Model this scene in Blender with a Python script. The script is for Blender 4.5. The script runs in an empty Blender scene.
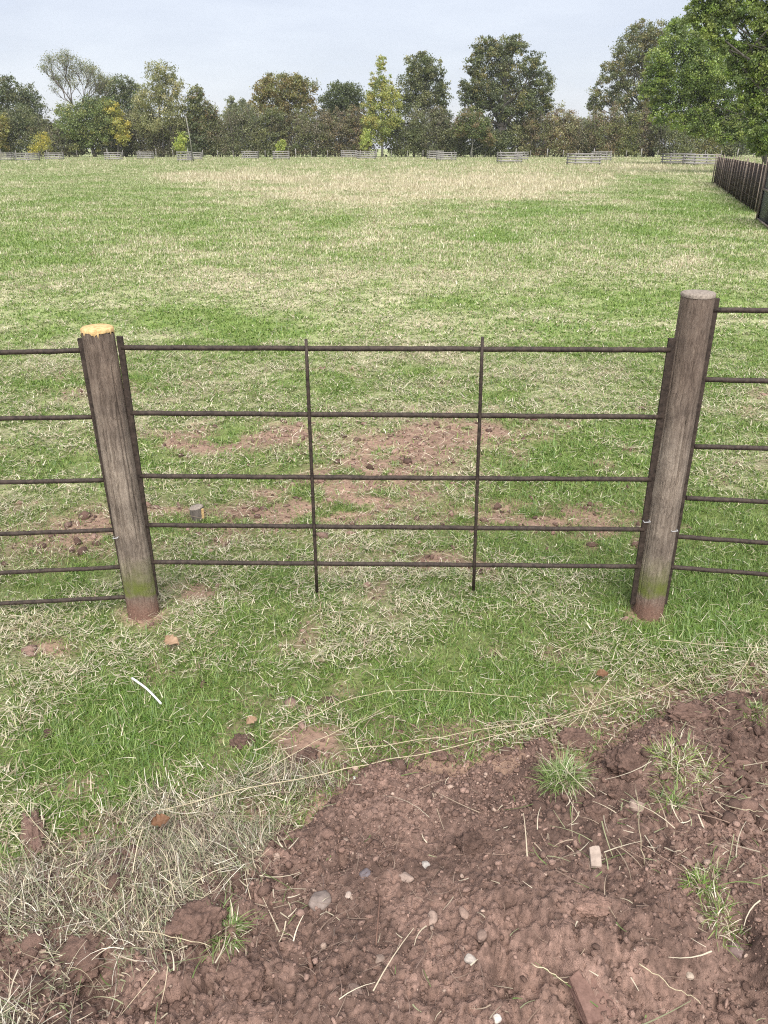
import bpy, bmesh, math, random
import numpy as np
from mathutils import Vector
random.seed(7); RS = np.random.RandomState(11)
C = bpy.context.scene.collection
scene = bpy.context.scene
R = math.radians

# ------------------------------------------------------------------ camera model (used to measure the place)
CAMH, PITCH, F = 1.6, R(25.4), 768.0
cp, sp = math.cos(PITCH), math.sin(PITCH)
def ray(px, py):
    a = (px-384)/F; b = (512-py)/F
    return Vector((a, cp + b*sp, -sp + b*cp))
def gp(px, py, z=0.0):                       # ground point seen at a photo position
    d = ray(px, py); t = (z-CAMH)/d.z
    return Vector((d.x*t, d.y*t, z))
def at_y(px, py, Y):                         # point seen at a photo position, Y metres ahead
    d = ray(px, py); t = Y/d.y
    return Vector((d.x*t, Y, CAMH + d.z*t))
def pix(x, y, z=0.0):                        # arrays -> photo position
    dz = np.asarray(z)-CAMH
    depth = y*cp - dz*sp
    depth = np.where(depth < 0.05, 0.05, depth)
    up = y*sp + dz*cp
    return 384 + F*x/depth, 512 - F*up/depth

# ------------------------------------------------------------------ noise
def _h(ix, iy, s):
    n = (ix.astype(np.int64)*374761393 + iy.astype(np.int64)*668265263 + s*1442695041) & 0x7fffffff
    n = ((n ^ (n >> 13))*1274126177) & 0x7fffffff
    n = n ^ (n >> 16)
    return (n & 0xffffff)/float(0xffffff)
def vnoise(x, y, s=0):
    x = np.asarray(x, float); y = np.asarray(y, float)
    ix = np.floor(x); iy = np.floor(y); fx = x-ix; fy = y-iy
    fx = fx*fx*(3-2*fx); fy = fy*fy*(3-2*fy)
    a = _h(ix, iy, s); b = _h(ix+1, iy, s); c = _h(ix, iy+1, s); d = _h(ix+1, iy+1, s)
    return (a*(1-fx)+b*fx)*(1-fy) + (c*(1-fx)+d*fx)*fy
def fbm(x, y, s=0, o=4):
    t = 0; a = .5; n = 0
    for k in range(o):
        t = t + a*vnoise(x*2**k+17.3*k, y*2**k+9.1*k, s+k); n += a; a *= .5
    return t/n
def worley(x, y, s=0):
    ix = np.floor(x); iy = np.floor(y); best = np.full(np.shape(x), 9.0)
    for dx in (-1, 0, 1):
        for dy in (-1, 0, 1):
            cx = ix+dx; cy = iy+dy
            px = cx+_h(cx, cy, s+5); py = cy+_h(cx, cy, s+77)
            best = np.minimum(best, (px-x)**2+(py-y)**2)
    return np.sqrt(best)
def clods(x, y, s, tilt):
    '''broken ground: every cell is a tilted flat piece of its own height, 0..1'''
    ix = np.floor(x); iy = np.floor(y); best = np.full(np.shape(x), 9.0); out = np.zeros(np.shape(x))
    for dx in (-1, 0, 1):
        for dy in (-1, 0, 1):
            cx = ix+dx; cy = iy+dy
            qx = x-(cx+_h(cx, cy, s+5)); qy = y-(cy+_h(cx, cy, s+77)); d = qx*qx+qy*qy
            h = _h(cx, cy, s+31)+((_h(cx, cy, s+41)-.5)*qx+(_h(cx, cy, s+51)-.5)*qy)*tilt-d*.55
            m = d < best; best = np.where(m, d, best); out = np.where(m, h, out)
    return out
def sm(a, b, x):
    t = np.clip((x-a)/(b-a), 0, 1); return t*t*(3-2*t)

# ------------------------------------------------------------------ object helpers
def tag(o, label=None, cat=None, group=None, kind=None):
    if label: o['label'] = label
    if cat: o['category'] = cat
    if group: o['group'] = group
    if kind: o['kind'] = kind
    return o
def empty(name, loc, label, cat, group=None, rz=0):
    o = bpy.data.objects.new(name, None); C.objects.link(o); o.location = loc; o.rotation_euler.z = rz
    o.empty_display_size = .1
    return tag(o, label, cat, group)
def mesh_np(name, V, faces, mat, parent=None, cols=None, smooth=False, loc=None):
    """V (n,3); faces = list of (m,k) int arrays"""
    me = bpy.data.meshes.new(name)
    V = np.asarray(V, np.float32)
    me.vertices.add(len(V)); me.vertices.foreach_set('co', V.ravel())
    loops = np.concatenate([f.ravel() for f in faces]).astype(np.int32)
    tot = np.concatenate([np.full(len(f), f.shape[1], np.int32) for f in faces])
    st = np.concatenate([[0], np.cumsum(tot)[:-1]]).astype(np.int32)
    me.loops.add(len(loops)); me.loops.foreach_set('vertex_index', loops)
    me.polygons.add(len(tot)); me.polygons.foreach_set('loop_start', st); me.polygons.foreach_set('loop_total', tot)
    if smooth: me.polygons.foreach_set('use_smooth', np.ones(len(tot), bool))
    if cols is not None:
        at = me.attributes.new('col', 'FLOAT_COLOR', 'POINT')
        c = np.ones((len(V), 4), np.float32); c[:, :3] = cols
        at.data.foreach_set('color', c.ravel())
    me.update(calc_edges=True)
    me.materials.append(mat)
    o = bpy.data.objects.new(name, me); C.objects.link(o)
    if parent: o.parent = parent
    if loc is not None: o.location = loc
    return o
class MB:
    def __init__(s): s.v = []; s.f = []
    def tube(s, pts, rad, n=8, cap=True):
        pts = [Vector(p) for p in pts]
        if not hasattr(rad, '__len__'): rad = [rad]*len(pts)
        b = len(s.v); up = None
        for i, p in enumerate(pts):
            d = (pts[min(i+1, len(pts)-1)] - pts[max(i-1, 0)]).normalized()
            if up is None:
                up = Vector((0, 0, 1)) if abs(d.z) < .9 else Vector((1, 0, 0))
            a = d.cross(up).normalized(); up2 = a.cross(d).normalized(); up = up2
            for k in range(n):
                t = 2*math.pi*k/n
                s.v.append(p + (a*math.cos(t) + up2*math.sin(t))*rad[i])
        for i in range(len(pts)-1):
            for k in range(n):
                k2 = (k+1) % n
                s.f.append((b+i*n+k, b+i*n+k2, b+(i+1)*n+k2, b+(i+1)*n+k))
        if cap:
            s.f.append(tuple(b+k for k in range(n-1, -1, -1)))
            s.f.append(tuple(b+(len(pts)-1)*n+k for k in range(n)))
    def bar(s, p0, p1, w, t, side=Vector((1, 0, 0))):
        """rectangular bar from p0 to p1, w along side, t across"""
        p0 = Vector(p0); p1 = Vector(p1); d = (p1-p0).normalized()
        a = (side - d*side.dot(d)).normalized()*w/2; c = d.cross(a).normalized()*t/2
        b = len(s.v)
        for p in (p0, p1):
            s.v += [p-a-c, p+a-c, p+a+c, p-a+c]
        s.f += [(b, b+3, b+2, b+1), (b+4, b+5, b+6, b+7)] + [(b+k, b+(k+1) % 4, b+4+(k+1) % 4, b+4+k) for k in range(4)]
    def build(s, name, mat, parent=None, smooth=True, bevel=0):
        me = bpy.data.meshes.new(name); me.from_pydata([tuple(v) for v in s.v], [], s.f); me.update()
        if smooth:
            for p in me.polygons: p.use_smooth = len(p.vertices) == 4 and bevel == 0
        me.materials.append(mat)
        o = bpy.data.objects.new(name, me); C.objects.link(o)
        if parent: o.parent = parent
        if bevel:
            m = o.modifiers.new('bevel', 'BEVEL'); m.width = bevel; m.segments = 2
        return o

# ------------------------------------------------------------------ materials
def new_mat(name):
    m = bpy.data.materials.new(name); m.use_nodes = True
    nt = m.node_tree; nt.nodes.clear()
    out = nt.nodes.new('ShaderNodeOutputMaterial')
    return m, nt, out
def N(nt, t, **kw):
    n = nt.nodes.new(t)
    for k, v in kw.items():
        if k.startswith('i_'): n.inputs[k[2:].replace('_', ' ')].default_value = v
        else: setattr(n, k, v)
    return n
def ramp(nt, fac, stops):
    r = nt.nodes.new('ShaderNodeValToRGB'); e = r.color_ramp.elements
    while len(e) < len(stops): e.new(.5)
    for el, (p, c) in zip(e, stops): el.position = p; el.color = (*c, 1)
    nt.links.new(fac, r.inputs['Fac']); return r.outputs['Color']
def mixc(nt, fac, a, b, mode='MIX'):
    m = nt.nodes.new('ShaderNodeMix'); m.data_type = 'RGBA'; m.blend_type = mode
    for sock, v in ((m.inputs['Factor'], fac), (m.inputs[6], a), (m.inputs[7], b)):
        if isinstance(v, (int, float)): sock.default_value = v
        elif isinstance(v, tuple): sock.default_value = (*v, 1)
        else: nt.links.new(v, sock)
    return m.outputs[2]
def noise(nt, vec, scale, detail=4, rough=.6):
    n = N(nt, 'ShaderNodeTexNoise'); n.inputs['Scale'].default_value = scale
    n.inputs['Detail'].default_value = detail; n.inputs['Roughness'].default_value = rough
    if vec is not None: nt.links.new(vec, n.inputs['Vector'])
    return n.outputs['Fac']
def objco(nt, scale=None):
    t = N(nt, 'ShaderNodeTexCoord').outputs['Object']
    if scale:
        m = N(nt, 'ShaderNodeMapping'); m.inputs['Scale'].default_value = scale
        nt.links.new(t, m.inputs['Vector']); t = m.outputs['Vector']
    return t
def bump(nt, h, strength, dist):
    b = N(nt, 'ShaderNodeBump'); b.inputs['Strength'].default_value = strength; b.inputs['Distance'].default_value = dist
    nt.links.new(h, b.inputs['Height']); return b.outputs['Normal']
def principled(nt, out, col, rough=.8, nrm=None, spec=.3):
    p = N(nt, 'ShaderNodeBsdfPrincipled')
    if isinstance(col, tuple): p.inputs['Base Color'].default_value = (*col, 1)
    else: nt.links.new(col, p.inputs['Base Color'])
    p.inputs['Roughness'].default_value = rough; p.inputs['Specular IOR Level'].default_value = spec
    if nrm is not None: nt.links.new(nrm, p.inputs['Normal'])
    nt.links.new(p.outputs[0], out.inputs['Surface']); return p

def leaf_mat(name, transl=.35):
    m, nt, out = new_mat(name)
    a = N(nt, 'ShaderNodeAttribute', attribute_name='col').outputs['Color']
    d = N(nt, 'ShaderNodeBsdfDiffuse'); nt.links.new(a, d.inputs['Color'])
    t = N(nt, 'ShaderNodeBsdfTranslucent'); nt.links.new(a, t.inputs['Color'])
    g = N(nt, 'ShaderNodeBsdfGlossy'); g.inputs['Roughness'].default_value = .5; g.inputs['Color'].default_value = (1, 1, 1, 1)
    x = N(nt, 'ShaderNodeMixShader'); x.inputs[0].default_value = transl
    nt.links.new(d.outputs[0], x.inputs[1]); nt.links.new(t.outputs[0], x.inputs[2])
    y = N(nt, 'ShaderNodeMixShader'); y.inputs[0].default_value = .035
    nt.links.new(x.outputs[0], y.inputs[1]); nt.links.new(g.outputs[0], y.inputs[2])
    nt.links.new(y.outputs[0], out.inputs['Surface']); return m
M_leaf = leaf_mat('foliage', .45); M_grass = leaf_mat('grass_blades', .3); M_straw = leaf_mat('straw', .15)

def attr_rough_mat(name, sc, amp, bs, bd, rough=.9):
    m, nt, out = new_mat(name)
    a = N(nt, 'ShaderNodeAttribute', attribute_name='col').outputs['Color']
    co = objco(nt)
    n1 = noise(nt, co, sc, 6, .7); n2 = noise(nt, co, sc*6, 3, .6)
    c = mixc(nt, 1.0, a, ramp(nt, n1, [(.25, (1-amp,)*3), (.75, (1+amp,)*3)]), 'MULTIPLY')
    c = mixc(nt, 1.0, c, ramp(nt, n2, [(.25, (1-amp*.7,)*3), (.75, (1+amp*.7,)*3)]), 'MULTIPLY')
    principled(nt, out, c, rough, bump(nt, n2, bs, bd), .2); return m
M_ground = attr_rough_mat('pasture', 9, .35, .6, .02, .95)
M_soil = attr_rough_mat('soil', 60, .32, .8, .006, .95)
M_stone = attr_rough_mat('stone', 90, .25, .4, .002, .75)

def simple(name, col, col2, sc=20, rough=.8, bs=.3, bd=.003, spec=.3, stretch=None):
    m, nt, out = new_mat(name); co = objco(nt, stretch)
    n1 = noise(nt, co, sc, 6, .65)
    c = ramp(nt, n1, [(.3, col), (.7, col2)])
    principled(nt, out, c, rough, bump(nt, n1, bs, bd), spec); return m
M_bark = simple('bark', (.045, .04, .034), (.11, .1, .085), 6, .9, .6, .03)
M_palebark = simple('pale_bark', (.13, .125, .11), (.26, .25, .22), 6, .9, .5, .02)
M_twig = simple('twig', (.085, .072, .062), (.17, .148, .13), 8, .9)
M_iron = simple('rusty_iron', (.014, .0105, .0085), (.062, .045, .036), 75, .7, .3, .0012, .25)
M_guard = simple('weathered_timber', (.16, .15, .145), (.3, .285, .275), 5, .85)
M_rustsheet = simple('rusty_sheet', (.008, .006, .005), (.045, .022, .016), 3.2, .8, .3, .01, .3, (3, 3, 1))
M_pole = simple('grey_pole', (.08, .062, .052), (.27, .22, .18), 6, .85)
M_navy = simple('navy_sheet', (.01, .013, .03), (.02, .024, .045), 5, .5, .2, .003, .5)
M_sawn = simple('fresh_sawn_wood', (.30, .19, .075), (.6, .44, .22), 90, .8, .5, .002)
M_greycut = simple('grey_sawn_wood', (.12, .098, .08), (.31, .265, .22), 120, .85, .5, .002)
M_wire = simple('galvanised_wire', (.3, .3, .31), (.5, .5, .5), 60, .5, .1, .001, .5)
M_white = simple('white_plastic', (.5, .5, .49), (.68, .68, .66), 30, .5, .1, .001)
M_brick = simple('weathered_brick', (.105, .06, .047), (.19, .115, .092), 70, .9, .8, .004)
M_deadleaf = simple('dead_leaf', (.2, .13, .08), (.34, .23, .15), 50, .7)
M_rustleaf = simple('rust_leaf', (.1, .05, .026), (.18, .095, .05), 60, .7)
M_stick = simple('brown_stick', (.1, .055, .04), (.2, .12, .09), 60, .8)

def post_mat():
    m, nt, out = new_mat('weathered_post')
    co = objco(nt, (1, 1, .045)); co0 = objco(nt)
    dn = N(nt, 'ShaderNodeTexNoise'); dn.inputs['Scale'].default_value = 13; dn.inputs['Detail'].default_value = 3; nt.links.new(co0, dn.inputs['Vector'])
    vm = N(nt, 'ShaderNodeVectorMath', operation='MULTIPLY_ADD'); nt.links.new(dn.outputs['Color'], vm.inputs[0]); vm.inputs[1].default_value = (.035, .035, .006); nt.links.new(co, vm.inputs[2]); co = vm.outputs[0]
    g1 = noise(nt, co, 95, 8, .8); g2 = noise(nt, co, 420, 4, .7); bl = noise(nt, co0, 9, 4, .6); fine = noise(nt, co0, 160, 3, .6)
    c = ramp(nt, g1, [(.30, (.062, .05, .04)), (.48, (.205, .168, .138)), (.70, (.33, .285, .238))])
    c = mixc(nt, 1.0, c, ramp(nt, g2, [(.3, (.68,)*3), (.7, (1.25,)*3)]), 'MULTIPLY')
    c = mixc(nt, 1.0, c, ramp(nt, bl, [(.3, (.55, .53, .53)), (.7, (1.35, 1.33, 1.29))]), 'MULTIPLY')
    # knots and ring marks
    s = N(nt, 'ShaderNodeSeparateXYZ'); nt.links.new(co0, s.inputs[0])
    ad = N(nt, 'ShaderNodeMath', operation='MULTIPLY_ADD'); nt.links.new(bl, ad.inputs[0]); ad.inputs[1].default_value = .10; nt.links.new(s.outputs['Z'], ad.inputs[2])
    zz = ad.outputs[0]   # z + .05 on average
    moss = ramp(nt, zz, [(0.145, (0,)*3), (.16, (1,)*3), (.20, (.8,)*3), (.33, (0,)*3)])
    mm = N(nt, 'ShaderNodeMath', operation='MULTIPLY'); nt.links.new(moss, mm.inputs[0])
    nt.links.new(ramp(nt, noise(nt, co0, 22, 4, .6), [(.3, (.25,)*3), (.6, (.9,)*3)]), mm.inputs[1])
    c = mixc(nt, mm.outputs[0], c, (.12, .15, .022))
    c = mixc(nt, ramp(nt, zz, [(.72, (0,)*3), (.98, (.75,)*3)]), c, mixc(nt, 1.0, c, (.66, .6, .58), 'MULTIPLY'))
    dirt = ramp(nt, zz, [(.10, (.9,)*3), (.165, (0,)*3)])
    dc = ramp(nt, fine, [(.3, (.13, .07, .052)), (.7, (.25, .145, .11))])
    c = mixc(nt, dirt, c, dc)
    ma = N(nt, 'ShaderNodeMath', operation='ADD'); nt.links.new(g1, ma.inputs[0]); nt.links.new(g2, ma.inputs[1])
    principled(nt, out, c, .85, bump(nt, ma.outputs[0], .9, .004), .2); return m
M_post = post_mat()

# ------------------------------------------------------------------ terrain fields
bnd = [(-160, 960), (-80, 930), (0, 885), (40, 850), (120, 818), (200, 806), (300, 794), (350, 770), (405, 744), (470, 735), (540, 730), (575, 742), (610, 724), (640, 704), (700, 684), (768, 674), (860, 655), (960, 640)]
bw = [gp(*p) for p in bnd]; BX = np.array([p.x for p in bw]); BY = np.array([p.y for p in bw])
def soil_dist(x, y):
    yb = np.interp(x, BX, BY) + .16*(fbm(x*4, y*4, 3, 4)-.5) + .07*(fbm(x*17, y*17, 4, 3)-.5)
    return yb-y
def ground_z(x, y):
    x = np.asarray(x, float); y = np.asarray(y, float)
    near = sm(60, 3, np.hypot(x, y))
    z = (.045*(fbm(x*1.1, y*1.1, 21, 4)-.5) + .02*(fbm(x*5, y*5, 22, 2)-.5))*near
    z = z + .05*np.exp(-((x-.1)/.7)**2-((y-2.5)/.35)**2)
    return z
def soil_z(x, y):
    d = soil_dist(x, y)
    m = sm(0, .22, d)
    z = -.06 + .13*m + .035*sm(.25, .9, d)
    wx = x+.03*fbm(x*9, y*9, 71, 3); wy = y+.03*fbm(x*9+7, y*9, 72, 3)
    wx = wx+.010*fbm(x*45, y*45, 73, 2); wy = wy+.010*fbm(x*45+3, y*45, 74, 2)
    b = (fbm(wx*2.6, wy*2.6, 31, 3)-.5)*.15
    g = sm(.40, .60, fbm(x*2.6, y*2.6, 44, 3)); g2 = sm(.38, .6, fbm(x*5+9, y*5, 46, 3))
    b = b + .034*(clods(wx*8, wy*8, 41, 1.6)-.4)*(.10+.9*g*g2) + .018*(clods(wx*19, wy*19, 42, 1.8)-.4)*(.1+.9*g*g2)
    b = b + .0125*(clods(wx*46, wy*46, 43, 2)-.4)*(.35+.65*g) + .0065*(clods(wx*105, wy*105, 45, 2)-.4)
    b = b + .026*(fbm(x*13, y*13, 51, 4)-.5) + .011*(fbm(x*60, y*60, 52, 3)-.5)
    # hollows
    b = b - .05*sm(.62, .75, fbm(x*3.1+4, y*3.1, 61, 3))
    return z + b*sm(-.02, .16, d)
def ell(px, py, cx, cy, rx, ry):
    return np.exp(-(((px-cx)/rx)**2+((py-cy)/ry)**2))
def fields(x, y):
    """straw share, bare soil share, lush share for points of the field"""
    px, py = pix(x, y)
    d = np.hypot(x, y)
    n1 = fbm(x*.9, y*.9, 101, 4); n2 = fbm(x*5, y*5, 102, 3); n3 = fbm(x*.13, y*.13, 103, 3)
    n4 = fbm(x*2.2, y*2.2, 104, 4)
    straw = .27 + 1.0*(n1-.5) + .8*(n2-.5) + .4*(n3-.5) + .9*(n4-.5) - .32*sm(5.0, 2.2, d) + .10*sm(4.5, 10, d)
    lush = np.zeros_like(straw)
    for (cx, cy, rx, ry, s) in [(410, 192, 150, 20, .55), (300, 190, 90, 16, .22), (520, 185, 110, 16, .25), (230, 177, 60, 5, .35), (640, 170, 90, 7, .22), (60, 212, 60, 6, .15),
                                (690, 262, 34, 14, .35), (640, 200, 60, 10, .18), (90, 262, 40, 7, .15), (400, 250, 160, 22, .16), (330, 280, 200, 22, .12), (560, 300, 80, 30, .1),
                                (230, 178, 80, 5, .2), (420, 350, 100, 18, .10), (80, 290, 80, 20, .10), (590, 395, 60, 25, .12)]:
        straw = straw + s*ell(px, py, cx, cy, rx, ry)*(.35+1.3*n1)
    for (cx, cy, rx, ry, s) in [(545, 212, 60, 7, .4), (610, 193, 50, 6, .4), (655, 181, 36, 5, .35), (470, 238, 80, 9, .3), (600, 235, 90, 12, .3), (370, 262, 70, 9, .2), (200, 225, 60, 7, .2), (560, 330, 60, 16, .25), (250, 330, 60, 12, .2), (690, 206, 60, 12, .45), (60, 250, 60, 8, .2), (120, 190, 120, 12, .2), (60, 175, 90, 6, .15), (150, 720, 70, 60, .45), (700, 600, 70, 60, .45),
                                (560, 480, 70, 50, .25), (560, 205, 120, 5, .25), (60, 780, 80, 40, .35), (680, 400, 60, 60, .3), (480, 700, 90, 30, .35), (720, 640, 50, 30, .3), (560, 640, 80, 40, .2), (160, 380, 60, 20, .2)]:
        e = ell(px, py, cx, cy, rx, ry)*np.clip(.15+1.7*n4, 0, 1.3)
        straw = straw - s*e; lush = lush + s*e
    bare = np.zeros_like(straw)
    for (cx, cy, rx, ry, s) in [(200, 442, 80, 13, 1.), (285, 432, 30, 10, .9), (400, 455, 70, 32, .9), (335, 500, 60, 26, 1.05), (480, 432, 60, 12, .8), (530, 515, 110, 18, .9), (240, 522, 60, 22, .85),
                                (60, 545, 95, 22, .6), (210, 598, 22, 8, .8), (50, 648, 24, 9, .9), (144, 619, 20, 10, 1.3), (648, 615, 20, 9, 1.3), (325, 700, 30, 12, .95), (300, 755, 40, 16, 1.),
                                (245, 745, 40, 16, .8), (430, 560, 60, 10, .6), (100, 520, 60, 20, .6), (290, 640, 40, 16, .6), (240, 700, 40, 18, .7), (620, 540, 40, 14, .7), (95, 385, 60, 14, .5), (600, 700, 60, 20, .5)]:
        bare = bare + s*ell(px, py, cx, cy, rx, ry)
    n5 = fbm(x*14, y*14, 105, 3)
    bare = 1.35*bare*sm(.40, .55, n2*.40+n4*.3+n5*.3+.05) + .6*sm(.66, .78, n2)*sm(9, 4, d)
    return np.clip(straw, 0, 1), np.clip(bare, 0, 1), np.clip(lush, 0, 1)

GREEN = np.array([(.10, .18, .026), (.14, .225, .038), (.185, .26, .056), (.075, .14, .024), (.23, .28, .088)])*1.02
STRAW = np.array([(.56, .50, .37), (.46, .40, .28), (.68, .62, .48), (.34, .26, .18), (.42, .42, .23)])
SOILC = np.array([(.142, .090, .071), (.188, .124, .10), (.092, .057, .045)])

# ------------------------------------------------------------------ ground sheet
def build_ground():
    ys = np.concatenate([np.linspace(-6, .6, 14)[:-1], .6*np.exp(np.arange(0, math.log(1500), .0115))])
    ts = np.linspace(-1, 1, 561)
    wid = 5+1.15*np.maximum(ys, 0)
    X = ts[None, :]*wid[:, None]; Y = np.repeat(ys[:, None], len(ts), 1)
    Z = ground_z(X, Y)
    # the sheet dips below the soil heap
    inside = sm(.12, .3, soil_dist(X, Y))*(Y < 3.5)*(Y > -1)
    Z = Z - .07*inside
    s, b, l = fields(X, Y)
    d = np.hypot(X, Y)[..., None]
    n = fbm(X*3, Y*3, 7, 3)[..., None]
    g = np.where((d > 9), 1., .92)*np.array((.155, .215, .058))*(.8+.5*n)
    g = g*(1-l[..., None]) + np.array((.115, .19, .034))*l[..., None]
    st = np.array((.44, .40, .27))*(.8+.4*n)
    so = np.array((.215, .142, .104))*(.75+.5*n)
    col = g*(1-s[..., None]) + st*s[..., None]
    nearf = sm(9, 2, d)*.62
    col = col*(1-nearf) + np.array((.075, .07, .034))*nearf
    b = np.maximum(b, sm(-.10, .02, soil_dist(X, Y))*(Y < 3.5)*(Y > -1))
    col = col*(1-b[..., None]) + so*b[..., None]
    V = np.stack([X, Y, Z], -1).reshape(-1, 3)
    r, c = X.shape
    idx = np.arange(r*c).reshape(r, c)
    F_ = np.stack([idx[:-1, :-1], idx[:-1, 1:], idx[1:, 1:], idx[1:, :-1]], -1).reshape(-1, 4)
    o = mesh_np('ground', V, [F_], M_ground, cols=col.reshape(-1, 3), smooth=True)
    tag(o, kind='structure')
build_ground()

def build_soil():
    x = np.arange(-1.6, 2.0, .0043); y = np.arange(.45, 2.45, .0043)
    X, Y = np.meshgrid(x, y); Z = soil_z(X, Y)
    n = fbm(X*7, Y*7, 81, 4)[..., None]; n2 = fbm(X*40, Y*40, 82, 3)[..., None]
    jit = RS.randn(*X.shape)*.0012*sm(.0, .1, soil_dist(X, Y)); Z = Z+jit
    col = SOILC[0]*(1-n)+SOILC[1]*n
    n3 = fbm(X*130, Y*130, 83, 2)[..., None]
    damp = .62+.5*sm(.36, .62, fbm(X*2.3+5, Y*2.3, 86, 4))[..., None]
    col = col*(.60+.8*n2)*(.5+1.0*n3)*1.12*damp
    V = np.stack([X, Y, Z], -1).reshape(-1, 3); r, c = X.shape
    idx = np.arange(r*c).reshape(r, c)
    F_ = np.stack([idx[:-1, :-1], idx[:-1, 1:], idx[1:, 1:], idx[1:, :-1]], -1).reshape(-1, 4)
    keep = (V[F_][:, :, 2].max(1) > -.055)
    o = mesh_np('soil_heap', V, [F_[keep]], M_soil, cols=col.reshape(-1, 3), smooth=False)
    tag(o, kind='structure')
build_soil()
def top_z(x, y):
    x = np.asarray(x, float); y = np.asarray(y, float)
    return np.where(soil_dist(x, y) > -.02, np.maximum(soil_z(x, y), ground_z(x, y)-.07*sm(.12, .3, soil_dist(x, y))), ground_z(x, y))
def on_top(px, py):                          # surface point seen at a photo position
    p = gp(px, py)
    for _ in range(6):
        p = gp(px, py, float(top_z(p.x, p.y)))
    return p

# ------------------------------------------------------------------ blades and strands
def ribbons(P, yaw, L, W, elev, curl, cols, segs=2, side=None, tipw=.15, sway=None):
    """curved ribbons: start P, heading yaw, start elevation elev, turning by curl (rad) over the length"""
    n = len(P); K = segs+1
    pts = np.zeros((n, K, 3)); pts[:, 0] = P
    step = L/segs; e = elev.copy(); yw = yaw.copy()
    for k in range(1, K):
        pts[:, k, 0] = pts[:, k-1, 0]+np.cos(e)*np.cos(yw)*step
        pts[:, k, 1] = pts[:, k-1, 1]+np.cos(e)*np.sin(yw)*step
        pts[:, k, 2] = pts[:, k-1, 2]+np.sin(e)*step
        e = e+curl/segs
        if sway is not None: yw = yw+sway/segs
    ang = yaw+np.pi/2 if side is None else side
    S = np.stack([np.cos(ang), np.sin(ang), np.zeros(n)], -1)
    w = np.linspace(1, tipw, K)[None, :, None]*W[:, None, None]*.5
    Lf = pts-S[:, None]*w; Rt = pts+S[:, None]*w
    V = np.stack([Lf, Rt], 2).reshape(-1, 3)             # n,K,2
    base = (np.arange(n)*K*2)[:, None]
    fs = []
    for k in range(segs):
        fs.append(base+np.array([[2*k, 2*k+1, 2*k+3, 2*k+2]]))
    return V, np.concatenate(fs), np.repeat(cols, K*2, 0)
def tris(P, yaw, L, W, lean, cols):
    n = len(P); S = np.stack([np.cos(yaw), np.sin(yaw), np.zeros(n)], -1)*W[:, None]*.5
    D = np.stack([-np.sin(yaw)*np.sin(lean), np.cos(yaw)*np.sin(lean), np.cos(lean)], -1)*L[:, None]
    V = np.stack([P-S, P+S, P+D], 1).reshape(-1, 3)
    return V, np.arange(3*n).reshape(-1, 3), np.repeat(cols, 3, 0)
def pick(pal, n, rs=RS): return pal[rs.randint(0, len(pal), n)]
def blade_cols(s, l, n):
    isst = RS.rand(n) < np.clip(s*.46+.015, 0, 1)
    g = pick(GREEN, n)*(.62+.72*RS.rand(n))[:, None]
    g = g*(1-.35*l[:, None]) + np.array((.09, .20, .026))*.42*l[:, None]
    st = pick(STRAW, n)*(.7+.5*RS.rand(n))[:, None]
    return np.where(isst[:, None], st, g), isst

def grass_zone(n, y0, y1, margin):
    # uniform over the visible wedge
    yy = np.sqrt(y0**2+RS.rand(n)*(y1**2-y0**2)) if y0 > 6 else y0+(y1-y0)*RS.rand(n)
    wid = (yy*cp+CAMH*sp)*.5*margin+.25
    xx = (RS.rand(n)*2-1)*wid
    if y0 <= 6:
        keep = RS.rand(n) < wid/wid.max(); xx = xx[keep]; yy = yy[keep]
    return xx, yy
def near_grass(name, n, y0, y1, wpx, lscale, dens_soil=True):
    x, y = grass_zone(n, y0, y1, 1.12)
    s, b, l = fields(x, y)
    d = soil_dist(x, y)
    cl = fbm(x*11, y*11, 131, 2)
    keep = (RS.rand(len(x)) > b*.90) & (d < .05+.08*RS.rand(len(x))) & (RS.rand(len(x)) < .35+1.1*sm(.3, .6, cl)+l) & (RS.rand(len(x)) < sm(15, 8.5, y))
    x, y, s, l, d, cl = (a[keep] for a in (x, y, s, l, d, cl)); n = len(x)
    cols, isst = blade_cols(s, l, n)
    L = (.014+.031*RS.rand(n)**1.7)*lscale*(.7+.7*cl+.6*l)
    L = np.where(isst, L*1.15, L)
    W = wpx*(.7+.6*RS.rand(n))*np.where(isst, .95, 1.)
    el = np.where(isst, RS.rand(n)*.6-.05, .22+.95*RS.rand(n))
    curl = np.where(isst, -.5*RS.rand(n), -.2-1.3*RS.rand(n))
    P = np.stack([x, y, ground_z(x, y)-.002+np.where(isst, .012+.012*RS.rand(n), 0)], -1)
    V, F_, c = ribbons(P, RS.rand(n)*6.283, L, W, el, curl, cols, 2)
    return V, F_, c
def merge(parts):
    Vs, Fs, Cs = [], [], []; o = 0
    for V, F_, c in parts: Vs.append(V); Fs.append(F_+o); Cs.append(c); o += len(V)
    return np.concatenate(Vs), np.concatenate(Fs), np.concatenate(Cs)
SC = 1.0
a = near_grass('a', int(600000*SC), 1.1, 3.6, .0029, .95)
b = near_grass('b', int(380000*SC), 3.6, 7, .0052, 1.1)
c = near_grass('c', int(380000*SC), 7, 15, .0095, 1.15)
V, F_, cc = merge([a, b, c])
tag(mesh_np('grass', V, [F_], M_grass, cols=cc), 'short pasture grass, green mixed with dry straw, around the iron hurdles', 'grass', kind='stuff')
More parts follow.
